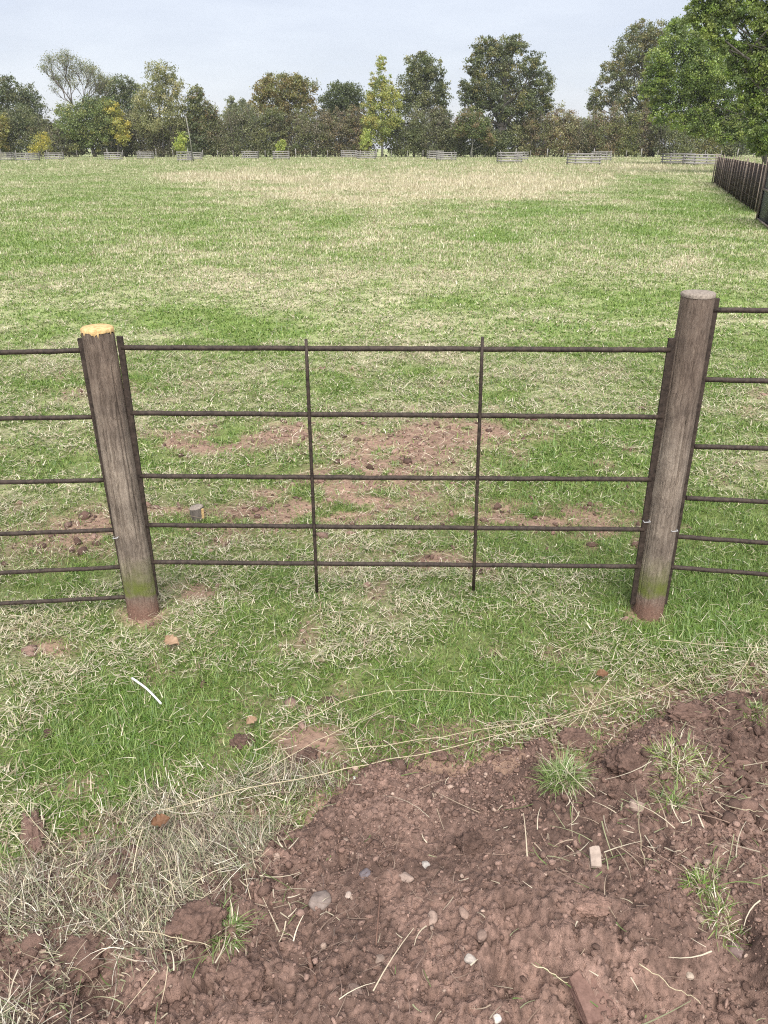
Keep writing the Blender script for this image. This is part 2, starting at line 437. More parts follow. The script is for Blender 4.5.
def far_grass(n, y0, y1):
    y = y0*(y1/y0)**RS.rand(n); y = y[RS.rand(n) < sm(8, 15, y)]; n = len(y); x = (RS.rand(n)*2-1)*((y*cp+CAMH*sp)*.5*1.25+.25); s, b, l = fields(x, y)
    cols, isst = blade_cols(np.clip(s*1.1, 0, 1), l, n)
    f = (.2+.6*sm(9, 45, y))[:, None]; mean = np.array((.20, .265, .088))*(1-s[:, None])+np.array((.49, .44, .31))*s[:, None]; cols = cols*(1-f)+mean*(.85+.3*RS.rand(n)[:, None])*f
    tall = np.where(isst, 1+1.1*sm(.5, .9, s)*sm(18, 45, y), .8)
    L = (.035+.0011*np.minimum(y, 90))*(.5+RS.rand(n))*tall; W = (.004+.0011*y)*(.6+.8*RS.rand(n))
    return tris(np.stack([x, y, ground_z(x, y)-.004], -1), RS.rand(n)*6.283, L, W, RS.rand(n)*1.0, cols)
m = [far_grass(720000, 8, 152)]
V, F_, cc = merge(m)
tag(mesh_np('grass', V, [F_], M_grass, cols=cc), 'far pasture of green and pale seeding grass reaching the hedge', 'grass', kind='stuff')

# dead matted straw bits on the pasture
def litter(n):
    x, y = grass_zone(n, 1.2, 6.2, 1.12)
    n4 = fbm(x*6, y*6, 151, 3)
    s, b, l = fields(x, y)
    keep = (RS.rand(len(x)) < .75*sm(.46, .68, n4)*(1-.75*l)*(.55+.45*sm(2.0, 3.2, y))+.05+.55*b) & (soil_dist(x, y) < .1)
    x, y, n4 = x[keep], y[keep], n4[keep]; n = len(x)
    cols = pick(STRAW, n)*(.75+.5*RS.rand(n))[:, None]
    P = np.stack([x, y, ground_z(x, y)+.018+.022*RS.rand(n)], -1)
    return ribbons(P, RS.rand(n)*6.283, .014+.06*RS.rand(n)**2, (.0011+.0014*RS.rand(n))*np.clip(y/2.4, 1, 2), (RS.rand(n)-.5)*.5, (RS.rand(n)-.6)*.8, cols, 3, None, .4, (RS.rand(n)-.5)*2)
V, F_, cc = litter(27000)
tag(mesh_np('straw_litter', V, [F_], M_straw, cols=cc), 'pale dead straw bits matted in the short grass', 'straw', kind='stuff')

# hay heap at the lower left, turned turf
def inpoly(px, py, poly):
    r = np.zeros(np.shape(px), bool); j = len(poly)-1
    for i in range(len(poly)):
        xi, yi = poly[i]; xj, yj = poly[j]
        r ^= ((yi > py) != (yj > py)) & (px < (xj-xi)*(py-yi)/(yj-yi+1e-9)+xi); j = i
    return r
haypoly = [(-60, 905), (20, 850), (110, 800), (200, 775), (300, 765), (345, 778), (290, 815), (270, 870), (255, 925), (215, 965), (150, 1010), (110, 1100), (-60, 1120)]
def hay(n, lift):
    x = RS.rand(n)*1.9-1.6; y = .55+RS.rand(n)*1.35
    px, py = pix(x, y, .06)
    nn = fbm(x*6, y*6, 161, 3)
    keep = inpoly(px+30*(nn-.5), py+30*(nn-.5), haypoly) & (RS.rand(n) < sm(.49, .58, nn)*.9+.03)
    x, y = x[keep], y[keep]; n = len(x)
    big = RS.rand(n)
    pal = np.array([(.54, .47, .33), (.44, .37, .25), (.33, .31, .2), (.16, .19, .08), (.26, .28, .16), (.64, .59, .48), (.22, .16, .12), (.16, .11, .08), (.13, .09, .07)])
    cols = pick(pal, n)*(.4+.8*RS.rand(n))[:, None]
    # strands are combed roughly along the heap, with a wide scatter
    yaw = np.where(RS.rand(n) < .6, 2.2+5*(fbm(x*3, y*3, 171, 2)-.5)+RS.randn(n)*.4, RS.rand(n)*6.283)
    P = np.stack([x, y, top_z(x, y)+lift*RS.rand(n)], -1)
    return ribbons(P, yaw, .014+.11*big**3, .0009+.0013*RS.rand(n), (RS.rand(n)-.35)*.5, (RS.rand(n)-.6)*1.6, cols, 5, None, .4, (RS.rand(n)-.5)*2.2)
V, F_, cc = hay(125000, .03)
tag(mesh_np('hay', V, [F_], M_straw, cols=cc), 'tangled heap of dry hay and torn turf over the lower left soil', 'hay', kind='stuff')
# roots, wisps and odd green blades lying over the soil
def wisps(n):
    x = RS.rand(n)*3.2-1.4; y = .6+RS.rand(n)*1.7
    d = soil_dist(x, y); nn = fbm(x*3, y*3, 181, 3)
    keep = (d > -.22) & (RS.rand(n) < .10+.75*sm(.5, .72, nn)+.6*(np.abs(d) < .12))
    x, y = x[keep], y[keep]; n = len(x)
    pal = np.array([(.42, .36, .26), (.32, .25, .18), (.22, .15, .11), (.5, .44, .33), (.12, .17, .05), (.26, .27, .15)])
    cols = pick(pal, n)*(.7+.5*RS.rand(n))[:, None]
    P = np.stack([x, y, top_z(x, y)+.004+.02*RS.rand(n)], -1)
    return ribbons(P, RS.rand(n)*6.283, .02+.13*RS.rand(n)**3, .0015+.002*RS.rand(n), (RS.rand(n)-.4)*.5, (RS.rand(n)-.7)*.9, cols, 4, None, .4, (RS.rand(n)-.5)*1.6)
V, F_, cc = wisps(6500)
def roots(n):
    x = RS.rand(n)*3.2-1.5; y = .6+RS.rand(n)*1.7; d = soil_dist(x, y); nn = fbm(x*5, y*5, 187, 3)
    k = (d > -.05) & (RS.rand(n) < .15+.9*sm(.48, .7, nn)); x, y = x[k], y[k]; n = len(x)
    c_ = pick(np.array([(.1, .06, .045), (.16, .105, .08), (.22, .16, .12), (.07, .045, .035)]), n)
    return ribbons(np.stack([x, y, top_z(x, y)+.002+.012*RS.rand(n)], -1), RS.rand(n)*6.283, .012+.07*RS.rand(n)**2, .0009+.0009*RS.rand(n), (RS.rand(n)-.3)*.6, (RS.rand(n)-.7)*1.2, c_, 5, None, .4, (RS.rand(n)-.5)*4)
V, F_, cc = merge([(V, F_, cc)])
Vr, Fr, cr_ = roots(14000)
tag(mesh_np('fine_roots', Vr, [Fr], M_straw, cols=cr_), 'fine brown roots tangled through the dug soil', 'roots', kind='stuff')
tag(mesh_np('straw_wisps', V, [F_], M_straw, cols=cc), 'loose straw wisps and fine roots strewn over the bare soil', 'straw', kind='stuff')

# soil crumbs
def ico(sub):
    bm = bmesh.new(); bmesh.ops.create_icosphere(bm, subdivisions=sub, radius=1)
    v = np.array([p.co for p in bm.verts]); f = np.array([[q.index for q in p.verts] for p in bm.faces]); bm.free(); return v, f
IV, IF = ico(2); IV3, IF3 = ico(3); IV1, IF1 = ico(1)
def lumps(P, S, cols, tv=IV1, tf=IF1, rough=.75):
    n = len(P); k = len(tv)
    sc = S[:, None]*(1+1.25*(RS.rand(n, 3)-.5))
    vv = tv[None]*sc[:, None]*(1+rough*(RS.rand(n, k, 1)-.5))
    ang = RS.rand(n)*6.28; ca, sa = np.cos(ang)[:, None], np.sin(ang)[:, None]
    x = vv[..., 0]*ca-vv[..., 1]*sa; y = vv[..., 0]*sa+vv[..., 1]*ca
    vv = np.stack([x, y, vv[..., 2]*.8], -1)+P[:, None]
    F_ = (tf[None]+(np.arange(n)*k)[:, None, None]).reshape(-1, 3)
    return vv.reshape(-1, 3), F_, np.repeat(cols, k, 0)
def crumbs(n):
    x = RS.rand(n)*3.3-1.45; y = .55+RS.rand(n)*1.9
    d = soil_dist(x, y); nn = fbm(x*4, y*4, 191, 3)
    keep = (d > -.02-.22*RS.rand(n)**3) & (RS.rand(n) < .25+1.2*sm(.42, .65, nn))
    x, y = x[keep], y[keep]; n = len(x)
    S = .0012+.0010*RS.pareto(1.5, n); S = np.where(S > .0085, .0012+.0022*RS.rand(n), S)
    cols = pick(SOILC[:2], n)*(.85+.75*RS.rand(n))[:, None]
    pale = RS.rand(n) < .05
    cols = np.where(pale[:, None], np.array((.34, .25, .2))*(.7+.6*RS.rand(n))[:, None], cols)
    return lumps(np.stack([x, y, top_z(x, y)+S*.3], -1), S, cols)
V1, F1, c1 = crumbs(190000)
def patch_crumbs(n):
    x, y = grass_zone(n, 1.8, 6.5, 1.1); s, b, l = fields(x, y)
    k = RS.rand(len(x)) < b*.9; x, y = x[k], y[k]; n = len(x); S = np.minimum(.0025+.0018*RS.pareto(1.8, n), .02)
    return lumps(np.stack([x, y, ground_z(x, y)+S*.25], -1), S, pick(SOILC, n)*(.8+.9*RS.rand(n))[:, None])
def lump_crumbs(n):
    x = RS.rand(n)*3.3-1.45; y = .55+RS.rand(n)*1.75; d = soil_dist(x, y); nn = fbm(x*3.4+2, y*3.4, 193, 3)
    k = (d > -.03) & (RS.rand(n) < .04+1.5*sm(.52, .68, nn)+.5*sm(.16, .05, np.abs(d-.06))); x, y = x[k], y[k]; n = len(x)
    S = .005+.0045*RS.pareto(2.6, n); S = np.minimum(S, .019)
    return lumps(np.stack([x, y, top_z(x, y)+S*.25], -1), S, SOILC[0]*(.65+.6*RS.rand(n))[:, None], IV, IF, .42)
V, F_, cc = merge([(V1, F1, c1), patch_crumbs(60000), lump_crumbs(9000)])
tag(mesh_np('soil_crumbs', V, [F_], M_soil, cols=cc), 'crumbs and grit of reddish brown soil strewn over the dug heap', 'soil', kind='stuff')

# ------------------------------------------------------------------ wooden posts
YF = 2.46
def tubular_post(name, base, top, r0, r1, label, cutmat, seed, rag):
    e = empty(name, base, label, 'post', 'round wooden fence posts')
    d = top-base; K = 40
    rs = np.random.RandomState(seed)
    V = []; H = d.length; n = 110
    ax = d.normalized(); a = ax.cross(Vector((0, 1, 0))).normalized(); bb = ax.cross(a)
    ph = np.arange(n)*2*math.pi/n
    prof = 1+.035*np.sin(2*ph+seed)+.03*np.sin(3*ph+seed*2)+.006*rs.randn(n)
    cracks = [(rs.randint(0, n), rs.uniform(0, .6), rs.uniform(.25, .6), rs.uniform(-6, 6)) for _ in range(16)]
    for i in range(K):
        t = i/(K-1); r = r0*(1-t)+r1*t
        if i == 0: t = -.12/H
        for k in range(n):
            rr = r*prof[k]*(1+.006*rs.randn())
            for (ck, c0, cl_, dr) in cracks:
                if c0 < t < c0+cl_ and k == (int(ck+dr*(t-c0)) % n): rr *= .90
            tz = t
            if i == K-1: tz = t-rag*max(0, math.sin(ph[k]*2+seed)+.6*math.sin(ph[k]*5))*.5
            p = ax*(tz*H) + a*math.cos(ph[k])*rr + bb*math.sin(ph[k])*rr
            V.append(p)
    F_ = []
    for i in range(K-1):
        for k in range(n):
            k2 = (k+1) % n; F_.append((i*n+k, i*n+k2, (i+1)*n+k2, (i+1)*n+k))
    mb = MB(); mb.v = V; mb.f = F_; sh = mb.build('shaft', M_post, e)
    # sawn top
    mb = MB(); rt = r1*1.0
    for j, (rf, zf) in enumerate([(1.0, -.004), (1.0, .004), (.93, .0075), (.6, .009), (.3, .010)]):
        for k in range(n):
            q = (1+.05*rs.rand()) if j < 2 else 1
            dz = -(.001+(.004*max(0, math.sin(ph[k]*4+1)+.6*math.sin(ph[k]*9)+.5*rs.rand())+(.015*rs.rand() if rs.rand() < .25 else 0))*(rag > 0.005)) if j == 0 else 0
            mb.v.append(ax*(H+zf+dz)+(a*math.cos(ph[k])+bb*math.sin(ph[k]))*rt*prof[k]*rf*q)
    for j in range(4):
        for k in range(n):
            k2 = (k+1) % n; mb.f.append((j*n+k, j*n+k2, (j+1)*n+k2, (j+1)*n+k))
    mb.f.append(tuple(4*n+k for k in range(n)))
    mb.build('sawn_top', cutmat, e)
    return e, a, bb, ax
def at_post(px, py): return at_y(px, py, YF)
lb = at_post(143.5, 608); lb.z = 0; lt = at_post(97.5, 329)
post_l, *_ = tubular_post('wooden_post', lb, lt, .058, .050, 'left wooden post with pale yellow freshly sawn top and green moss band', M_sawn, 3, .014)
rb_ = at_post(648.5, 608); rb_.z = 0; rt_ = at_post(698.5, 294.5)
post_r, *_ = tubular_post('wooden_post', rb_, rt_, .056, .052, 'right wooden post, taller and darker, with greyish cut top', M_greycut, 5, .004)
def staple(parent, p, dx):
    mb = MB(); q = p-parent.location
    mb.tube([q+Vector((-dx, .012, 0)), q+Vector((-dx, -.004, 0)), q+Vector((dx, -.004, .002)), q+Vector((dx, .012, .002))], .0016, 6)
    mb.build('staple', M_wire, parent)
for (px, py) in ((647, 522), (674.5, 531)): p = at_y(px, py, YF-.056); staple(post_r, p, .010)
p = at_y(115.5, 538, YF-.05); staple(post_l, p, .008)

# ------------------------------------------------------------------ iron hurdles
def wob(p, q, n, amp, seed):
    rs = np.random.RandomState(seed); out = []
    for i in range(n+1):
        t = i/n; v = p.lerp(q, t)
        if 0 < i < n: v = v+Vector((0, rs.randn()*amp, rs.randn()*amp))
        out.append(v)
    return out
def hurdle(label, rails, bars, uprights, rad, seed, extend=None):
    o = bars[0][1].copy(); o.z = 0
    e = empty('iron_hurdle', o, label, 'hurdle', 'iron hurdles of the fence')
    for i, (p, q) in enumerate(rails):
        mb = MB(); mb.tube(wob(p-o, q-o, 40, .0005, seed+i), [rad*(1+.03*random.uniform(-1, 1)) for _ in range(41)], 10); mb.build('rail', M_iron, e)
    for (t, b_, w) in bars:
        mb = MB(); mb.bar(b_-o, t-o, w, .011); mb.build('end_bar', M_iron, e, bevel=.002)
    for i, (t, b_) in enumerate(uprights):
        mb = MB(); mb.tube(wob(b_-o, t-o, 8, .0015, seed+50+i), [.006]*8+[.005], 8); mb.build('upright', M_iron, e)
    return e
rl = [((121.5, 347.5), (670, 350)), ((131, 413), (661.5, 417)), ((140, 476), (651, 479.5)), ((146.5, 525), (644, 529.5)), ((152, 562), (638, 566.5))]
hurdle('middle iron hurdle with five rails between the two wooden posts', [(at_post(*p), at_post(*q)) for p, q in rl],
       [(at_post(119.5, 336), at_post(156, 596), .020), (at_post(672.5, 338), at_post(633.5, 604), .026)],
       [(at_y(306, 339, YF-.012), at_y(317, 592, YF-.012)), (at_y(482.5, 337, YF-.012), at_y(473.5, 590, YF-.012))], .0085, 1)
def ext(p, q, X):          # lengthen the rail beyond the photo edge to X
    t = (X-p.x)/(q.x-p.x); return p+(q-p)*t
rl = [((80, 350.5), (0, 352.5)), ((92, 417), (0, 418.5)), ((104, 480), (0, 482.5)), ((114, 530), (0, 534)), ((120.5, 567), (0, 573)), ((127, 597), (0, 603.5))]
rr = [(at_post(*p), at_post(*q)) for p, q in rl]; rr = [(p, ext(p, q, -2.75)) for p, q in rr]
hurdle('left iron hurdle with six rails running out of the photo edge', rr,
       [(at_post(80.5, 338), at_post(129, 604), .020), (rr[0][1]+Vector((0, 0, .05)), rr[-1][1]-Vector((0, 0, .05)), .02)],
       [(Vector((-1.95, YF-.012, rr[0][0].z+.03)), Vector((-1.95, YF-.012, .05)))], .008, 20)
rl = [((713, 310), (768, 310.5)), ((705, 379.5), (768, 381)), ((694, 446.5), (768, 448.5)), ((686, 498), (768, 502)), ((677, 536.5), (768, 543)), ((671, 567), (768, 574.5))]
rr = [(at_post(*p), at_post(*q)) for p, q in rl]; rr = [(p, ext(p, q, 2.85)) for p, q in rr]
hurdle('right iron hurdle with six rails beyond the taller dark post', rr,
       [(at_post(716.5, 298), at_post(664, 604), .020), (rr[0][1]+Vector((0, 0, .05)), rr[-1][1]-Vector((0, 0, .05)), .02)],
       [(Vector((2.0, YF-.012, rr[0][0].z+.03)), Vector((2.0, YF-.012, .05)))], .0084, 40)

# ------------------------------------------------------------------ small things on the ground
def stump():
    b = on_top(197.5, 519); e = empty('sawn_stump', b, 'short round sawn post stump in the grass behind the middle hurdle', 'stump')
    mb = MB(); n = 20; r = .033
    for i, z in enumerate((-.03, .0, .03, .062)):
        for k in range(n):
            t = 2*math.pi*k/n; rr_ = r*(1+.05*math.sin(3*t)+.02*random.uniform(-1, 1)); mb.v.append(Vector((rr_*math.cos(t), rr_*math.sin(t), z+(.006*math.cos(t) if i == 3 else 0))))
    for i in range(3):
        for k in range(n): mb.f.append((i*n+k, i*n+(k+1) % n, (i+1)*n+(k+1) % n, (i+1)*n+k))
    mb.build('stub', M_greybark, e)
    mb = MB()
    for i, (f, z) in enumerate(((1.0, .0615), (.9, .066), (.4, .067))):
        for k in range(n):
            t = 2*math.pi*k/n; mb.v.append(Vector((r*f*math.cos(t), r*f*math.sin(t), z+.006*math.cos(t)*f)))
    for i in range(2):
        for k in range(n): mb.f.append((i*n+k, i*n+(k+1) % n, (i+1)*n+(k+1) % n, (i+1)*n+k))
    mb.f.append(tuple(2*n+k for k in range(n)))
    mb.build('sawn_top', M_greycut, e)
    mb = MB(); mb.bar(Vector((.031, -.012, .01)), Vector((.032, -.012, .06)), .012, .012, Vector((0, 1, 0))); mb.build('split_face', M_sawn, e, bevel=.003)
M_greybark = simple('grey_stub', (.07, .06, .052), (.17, .148, .13), 60, .9, .6, .003, .2, (1, 1, .2))
stump()

from mathutils import noise as mnoise
IV4, IF4 = ico(5)
def stone(px, py, w, h, col, label, name='stone', cat='stone', rough=.10, flat=.7, rot=None, group=None, sub=3, mat=None, ang=0, earthy=False):
    p = on_top(px, py); rng = (p-Vector((0, 0, CAMH))).length; s = rng/F
    rx, ry = w*s/2, h*s/2*1.1
    rs = np.random.RandomState(int(px*7+py))
    if earthy:
        tv, tf = IV4.copy(), IF4; off = Vector(rs.rand(3)*40); nz = []
        k = .028/max(rx, ry)
        for q in tv:
            v = Vector(q)
            a_ = mnoise.fractal(v*1.5+off, .8, 2.2, 3)*.35
            b_ = (.5-mnoise.cell_vector(v*0).x*0-mnoise.voronoi(v*(1.6/k)**.5*1.6+off)[0][0])*.30
            c_ = mnoise.fractal(v*6+off, .6, 2.1, 3)*.13
            nz.append(a_+b_+c_)
        nz = np.array(nz); v = tv*(1+nz[:, None]*.95)
        tone = (.62+.75*np.clip(rs.rand(len(tv))*.6+.5+nz*.9-.25, 0, 1))
    else:
        tv, tf = IV3.copy(), IF3
        o = rs.rand(3)*20
        nz = sum(a_*np.sin(f_*(tv@rs.randn(3))+o[0]*f_) for a_, f_ in ((.5, 1.5), (.3, 3), (.2, 5.)))
        v = tv*(1+rough*nz[:, None]*1.5)
        for _ in range(9):                      # worn facets
            d_ = rs.randn(3); d_ /= np.linalg.norm(d_); c_ = rs.uniform(.62, .95); k_ = v@d_
            v = v-np.clip(k_-c_, 0, 9)[:, None]*d_*.85
        v = v*(1+.012*rs.randn(len(tv))[:, None]); tone = .85+.3*rs.rand(len(tv))
    v = v*np.array((rx, ry, min(rx, ry)*flat))
    ca, sa = math.cos(ang), math.sin(ang); v = np.stack([v[:, 0]*ca-v[:, 1]*sa, v[:, 0]*sa+v[:, 1]*ca, v[:, 2]], -1)
    o_ = mesh_np(name, v, [tf], mat or M_stone, cols=np.array(col)[None]*tone[:, None]*(1 if earthy else (.62 if col[0] < .6 else .9)), smooth=not earthy or True, loc=p+Vector((0, 0, min(rx, ry)*flat*(.1 if earthy else .12))))
    return tag(o_, label, cat, group)
G = 'stones lying on the soil heap'
for a in [
    (365, 874, 12, 10, (.2, .17, .18), 'small dark purplish grey stone beside a pale elongated pebble on the soil'),
    (405, 877, 17, 9, (.40, .30, .25), 'pinkish elongated pebble lying left of a pale grey pebble'),
    (426, 867, 10, 10, (.48, .44, .40), 'pale grey roundish pebble high in the middle of the soil heap'),
    (320, 901, 21, 18, (.30, .24, .21), 'largest grey brown broken stone at the right edge of the hay'),
    (432, 919, 10, 14, (.44, .32, .26), 'beige upright oval pebble in the middle of the soil'),
    (348, 895, 7, 6, (.5, .4, .34), 'tiny pale pebble just right of the largest broken stone'),
    (464, 914, 8, 13, (.36, .25, .20), 'slim pink brown pebble right of the beige oval pebble'),
    (470, 960, 10, 9, (.55, .48, .42), 'angular whitish stone in the lower middle soil'),
    (380, 960, 10, 11, (.36, .27, .22), 'light brown rough stone below the reddish twig'),
    (355, 993, 14, 16, (.27, .19, .155), 'flat brown stone near the bottom edge under the brown stick'),
    (482, 935, 10, 13, (.30, .21, .17), 'brown pebble half sunk above the angular whitish stone'),
    (497, 1019, 8, 8, (.6, .55, .5), 'white pebble at the very bottom edge left of the brick fragment'),
    (636, 807, 17, 15, (.46, .34, .28), 'pinkish beige stone near the two round dark clods'),
    (753, 993, 8, 9, (.62, .57, .5), 'clean white oval pebble at the lower right edge'),
    (690, 976, 7, 6, (.55, .45, .36), 'small cream pebble between the brick fragment and the right edge'),
    (735, 952, 15, 14, (.24, .17, .155), 'purple brown stone above the clean white oval pebble'),
    (626, 980, 10, 9, (.33, .24, .2), 'dull brown pebble just above and right of the brick fragment'),
    (355, 779, 6, 6, (.75, .75, .7), 'bright white pebble at the grass edge of the soil'),
]: stone(*a, group=G, ang=random.uniform(-.6, .6))
def slab(name, px, py, w, h, t, mat, label, cat, tilt, rz, cut=.15):
    p = on_top(px, py); s = (p-Vector((0, 0, CAMH))).length/F
    w *= s; h *= s*1.1; bm = bmesh.new(); rs = random.Random(int(px))
    out = [(-.5, -.5), (.45, -.48), (.5, .1), (.38, .5), (-.2, .46), (-.5, .38)]
    lo = [bm.verts.new((x*w, y*h, -t/2)) for x, y in out]; hi = [bm.verts.new((x*w*.95, y*h*.95, t/2+rs.uniform(-.1, .1)*t)) for x, y in out]
    bm.faces.new(lo[::-1]); bm.faces.new(hi)
    for k in range(6): bm.faces.new((lo[k], lo[(k+1) % 6], hi[(k+1) % 6], hi[k]))
    bmesh.ops.bevel(bm, geom=bm.edges[:], offset=t*.07, segments=2, affect='EDGES')
    bmesh.ops.triangulate(bm, faces=bm.faces[:]); bmesh.ops.subdivide_edges(bm, edges=bm.edges[:], cuts=2, use_grid_fill=True)
    for v in bm.verts: v.co += Vector((rs.gauss(0, 1), rs.gauss(0, 1), rs.gauss(0, 1)))*t*.035
    me = bpy.data.meshes.new(name); bm.to_mesh(me); bm.free(); me.materials.append(mat)
    o = bpy.data.objects.new(name, me); C.objects.link(o); o.location = p+Vector((0, 0, t*.42+.008)); o.rotation_euler = (tilt, 0, rz)
    return tag(o, label, cat)
slab('brick_fragment', 591, 1000, 30, 38, .022, M_brick, 'broken red brown brick fragment tilted in the soil at the bottom edge', 'brick', .25, .25)
M_paleslab = simple('pale_sandstone', (.22, .17, .14), (.36, .29, .24), 70, .85, .5, .002)
slab('stone_flake', 595, 860, 10, 18, .008, M_paleslab, 'flat pale beige stone flake standing out on the right soil', 'stone', .3, -.12)

# clods
G = 'soil clods'
def clod(px, py, w, h, label, dark=1., rough=.17, flat=.85, ang=0):
    c_ = tuple(SOILC[0]*dark); return stone(px, py, w, h, c_, label, 'soil_clod', 'clod', rough, flat, group=G, mat=M_soil, ang=ang, earthy=True)
clod(243, 743, 21, 15, 'dark soil clod alone in the grass left of the heap', .7)
clod(49, 735, 12, 9, 'small dark clod in the grass far left below the white stick', .5)
clod(595, 813, 24, 22, 'round dark clod, left one of the pair above the pale flake', .85, .1)
clod(618, 800, 24, 16, 'wide dark clod touching the pinkish beige stone', .8, .12)
clod(36, 838, 20, 52, 'long upright brown sod clod at the left edge of the hay', 1.1, .2, .9, .5)
clod(196, 925, 46, 36, 'big rooty brown sod lump in the middle of the hay', .95, .22, .8)
clod(245, 985, 36, 34, 'crumbly reddish clod below the hay at the bottom', 1.05, .24, .8)
clod(70, 965, 56, 36, 'broad rooty turned sod at the lower left corner', .9, .22, .6, .4)
clod(575, 742, 34, 22, 'clod at the heap edge behind the right of the bright grass tuft', .9, .22)
clod(625, 765, 30, 30, 'tall clod at the gap in the heap between two grass tufts', .8, .24)
clod(440, 757, 16, 12, 'small round clod on the far crest of the heap', 1.0, .15)
clod(590, 905, 30, 20, 'pale orange brown lump of soil below the stone flake', 1.45, .22, .6)
clod(690, 715, 36, 18, 'low wide clod at the far right crest of the heap', .9, .22)
clod(330, 700, 18, 9, 'flat dark patch of soil in the grass left of the long stalks', .6, .2, .4)
clod(306, 757, 22, 15, 'crumbled clod in straw at the grass edge of the heap', .7, .2)
clod(470, 845, 26, 20, 'dark crumb clod in the hollow in the middle of the heap', .6, .22)

# sticks, leaves, stalks
def strand(name, pts, rad, mat, label, cat, group=None, lift=.012, n=6, taper=.6):
    P = []
    for (px, py, *z) in pts:
        p = on_top(px, py); l = z[0] if z else lift; p = gp(px, py, p.z+l); P.append(p)
    # smooth
    Q = []
    for i in range(len(P)-1):
        p0, p1, p2, p3 = P[max(i-1, 0)], P[i], P[i+1], P[min(i+2, len(P)-1)]
        for k in range(6):
            t = k/6; Q.append(.5*((2*p1)+(p2-p0)*t+(2*p0-5*p1+4*p2-p3)*t*t+(3*p1-p0-3*p2+p3)*t**3))
    Q.append(P[-1]); o = P[0]
    mb = MB(); rr_ = random.Random(len(label)); Q = [q+Vector((rr_.gauss(0, 1), rr_.gauss(0, 1), rr_.gauss(0, .6)))*.0022 for q in Q] if cat == 'stalk' else Q
    if cat == 'stalk': rad *= .6
    mb.tube([q-o for q in Q], [rad*(1-(1-taper)*i/(len(Q)-1)) for i in range(len(Q))], n)
    ob = mb.build(name, mat, None); ob.location = o
    return tag(ob, label, cat, group)
strand('white_stick', [(132, 678, .03), (147, 689, .035), (161, 703.5, .03)], .0036, M_white, 'thin white plastic stick lying in the grass near the left post', 'stick', taper=.9, n=10)
strand('brown_stick', [(308, 953, .01), (312, 970, .014), (317, 983, .006)], .0055, M_stick, 'short brown stick on the soil right of the crumbly clod', 'stick')
strand('reddish_twig', [(380, 896, .012), (378, 920, .016), (376, 945, .006)], .0022, M_stick, 'thin reddish twig upright on the soil above the rough stone', 'twig')
M_stalk = simple('dry_stalk', (.3, .25, .16), (.52, .45, .31), 50, .7)
G = 'long dry stalks across the soil edge'
for pts, lab, r_ in [
    ([(150, 812, .02), (300, 778, .05), (440, 750, .06), (600, 708, .05), (700, 672, .05)], 'longest dry stalk running from the hay across the heap crest', .0022),
    ([(345, 750, .04), (440, 737, .06), (560, 716, .07), (640, 690, .06)], 'dry stalk just above the longest one over the crest', .0018),
    ([(255, 752, .03), (320, 712, .06), (400, 690, .06), (520, 697, .05)], 'bowed dry stalk arching over grass left of the heap', .002),
    ([(250, 778, .03), (330, 735, .06), (400, 700, .05)], 'short slanting dry stalk under the bowed one', .0016),
    ([(560, 738, .02), (600, 690, .06), (650, 640, .05)], 'dry stalk standing up towards the foot of the right post', .0018),
    ([(577, 733, .02), (596, 700, .06), (612, 676, .07)], 'stiff short stalk leaning by the notch in the crest', .002),
    ([(730, 690, .02), (745, 665, .08), (761, 637, .11)], 'single stiff stalk rising at the far right crest', .0022),
    ([(660, 640, .05), (720, 646, .055), (768, 648, .05)], 'level dry stalk in the grass right of the right post', .0016),
    ([(640, 965, .02), (670, 985, .03), (700, 1003, .015)], 'straight straw pointing down right beside the brick fragment', .002),
    ([(532, 965, .015), (555, 975, .03), (578, 988, .02)], 'straw with its end against the brick fragment', .002),
    ([(135, 930, .03), (180, 938, .05), (212, 946, .03)], 'straight pale straw over the big rooty sod lump', .002),
    ([(10, 795, .03), (60, 850, .05), (110, 890, .04)], 'pale stalk slanting over the left edge of the hay', .0018),
    ([(635, 790, .02), (640, 830, .035), (645, 865, .01)], 'pale straw upright beside the pinkish beige stone', .002),
    ([(720, 803, .02), (745, 810, .03), (768, 813, .02)], 'level straw at the right edge of the soil', .002),
]: strand('dry_stalk', pts, r_, M_stalk, lab, 'stalk', G)
def dead_leaf(px, py, w, mat, label, rz, lift=.03):
    p = on_top(px, py); s = (p-Vector((0, 0, CAMH))).length/F*w
    bm = bmesh.new(); n = 9; rows = []
    for i in range(n):
        t = i/(n-1); wd = .34*math.sin(math.pi*min(1, t*.93+.05))**.8*(1+.25*math.sin(i*2.6))
        rows.append([bm.verts.new(((t-.5)*s, u*wd*s, .22*s*abs(u)**1.5+.10*s*math.sin(3*t+u))) for u in (-1, -.5, 0, .5, 1)])
    for i in range(n-1):
        for k in range(4): bm.faces.new((rows[i][k], rows[i+1][k], rows[i+1][k+1], rows[i][k+1]))
    me = bpy.data.meshes.new('dead_leaf'); bm.to_mesh(me); bm.free(); me.materials.append(mat)
    o = bpy.data.objects.new('dead_leaf', me); C.objects.link(o); o.location = p+Vector((0, 0, lift)); o.rotation_euler = (.3, .1, rz)
    so = o.modifiers.new('thick', 'SOLIDIFY'); so.thickness = .0006
    tag(o, label, 'leaf', 'fallen leaves')
dead_leaf(173, 650, 16, M_deadleaf, 'curled tan dead leaf in grass right below the left post', -.4)
dead_leaf(163, 836, 16, M_rustleaf, 'rust orange dead leaf in the hay', .5, .05)
dead_leaf(601, 682, 12, M_rustleaf, 'small orange dead leaf in grass below the right post', .2)
dead_leaf(252, 729, 12, M_deadleaf, 'small tan leaf above the dark clod in the grass', .9)

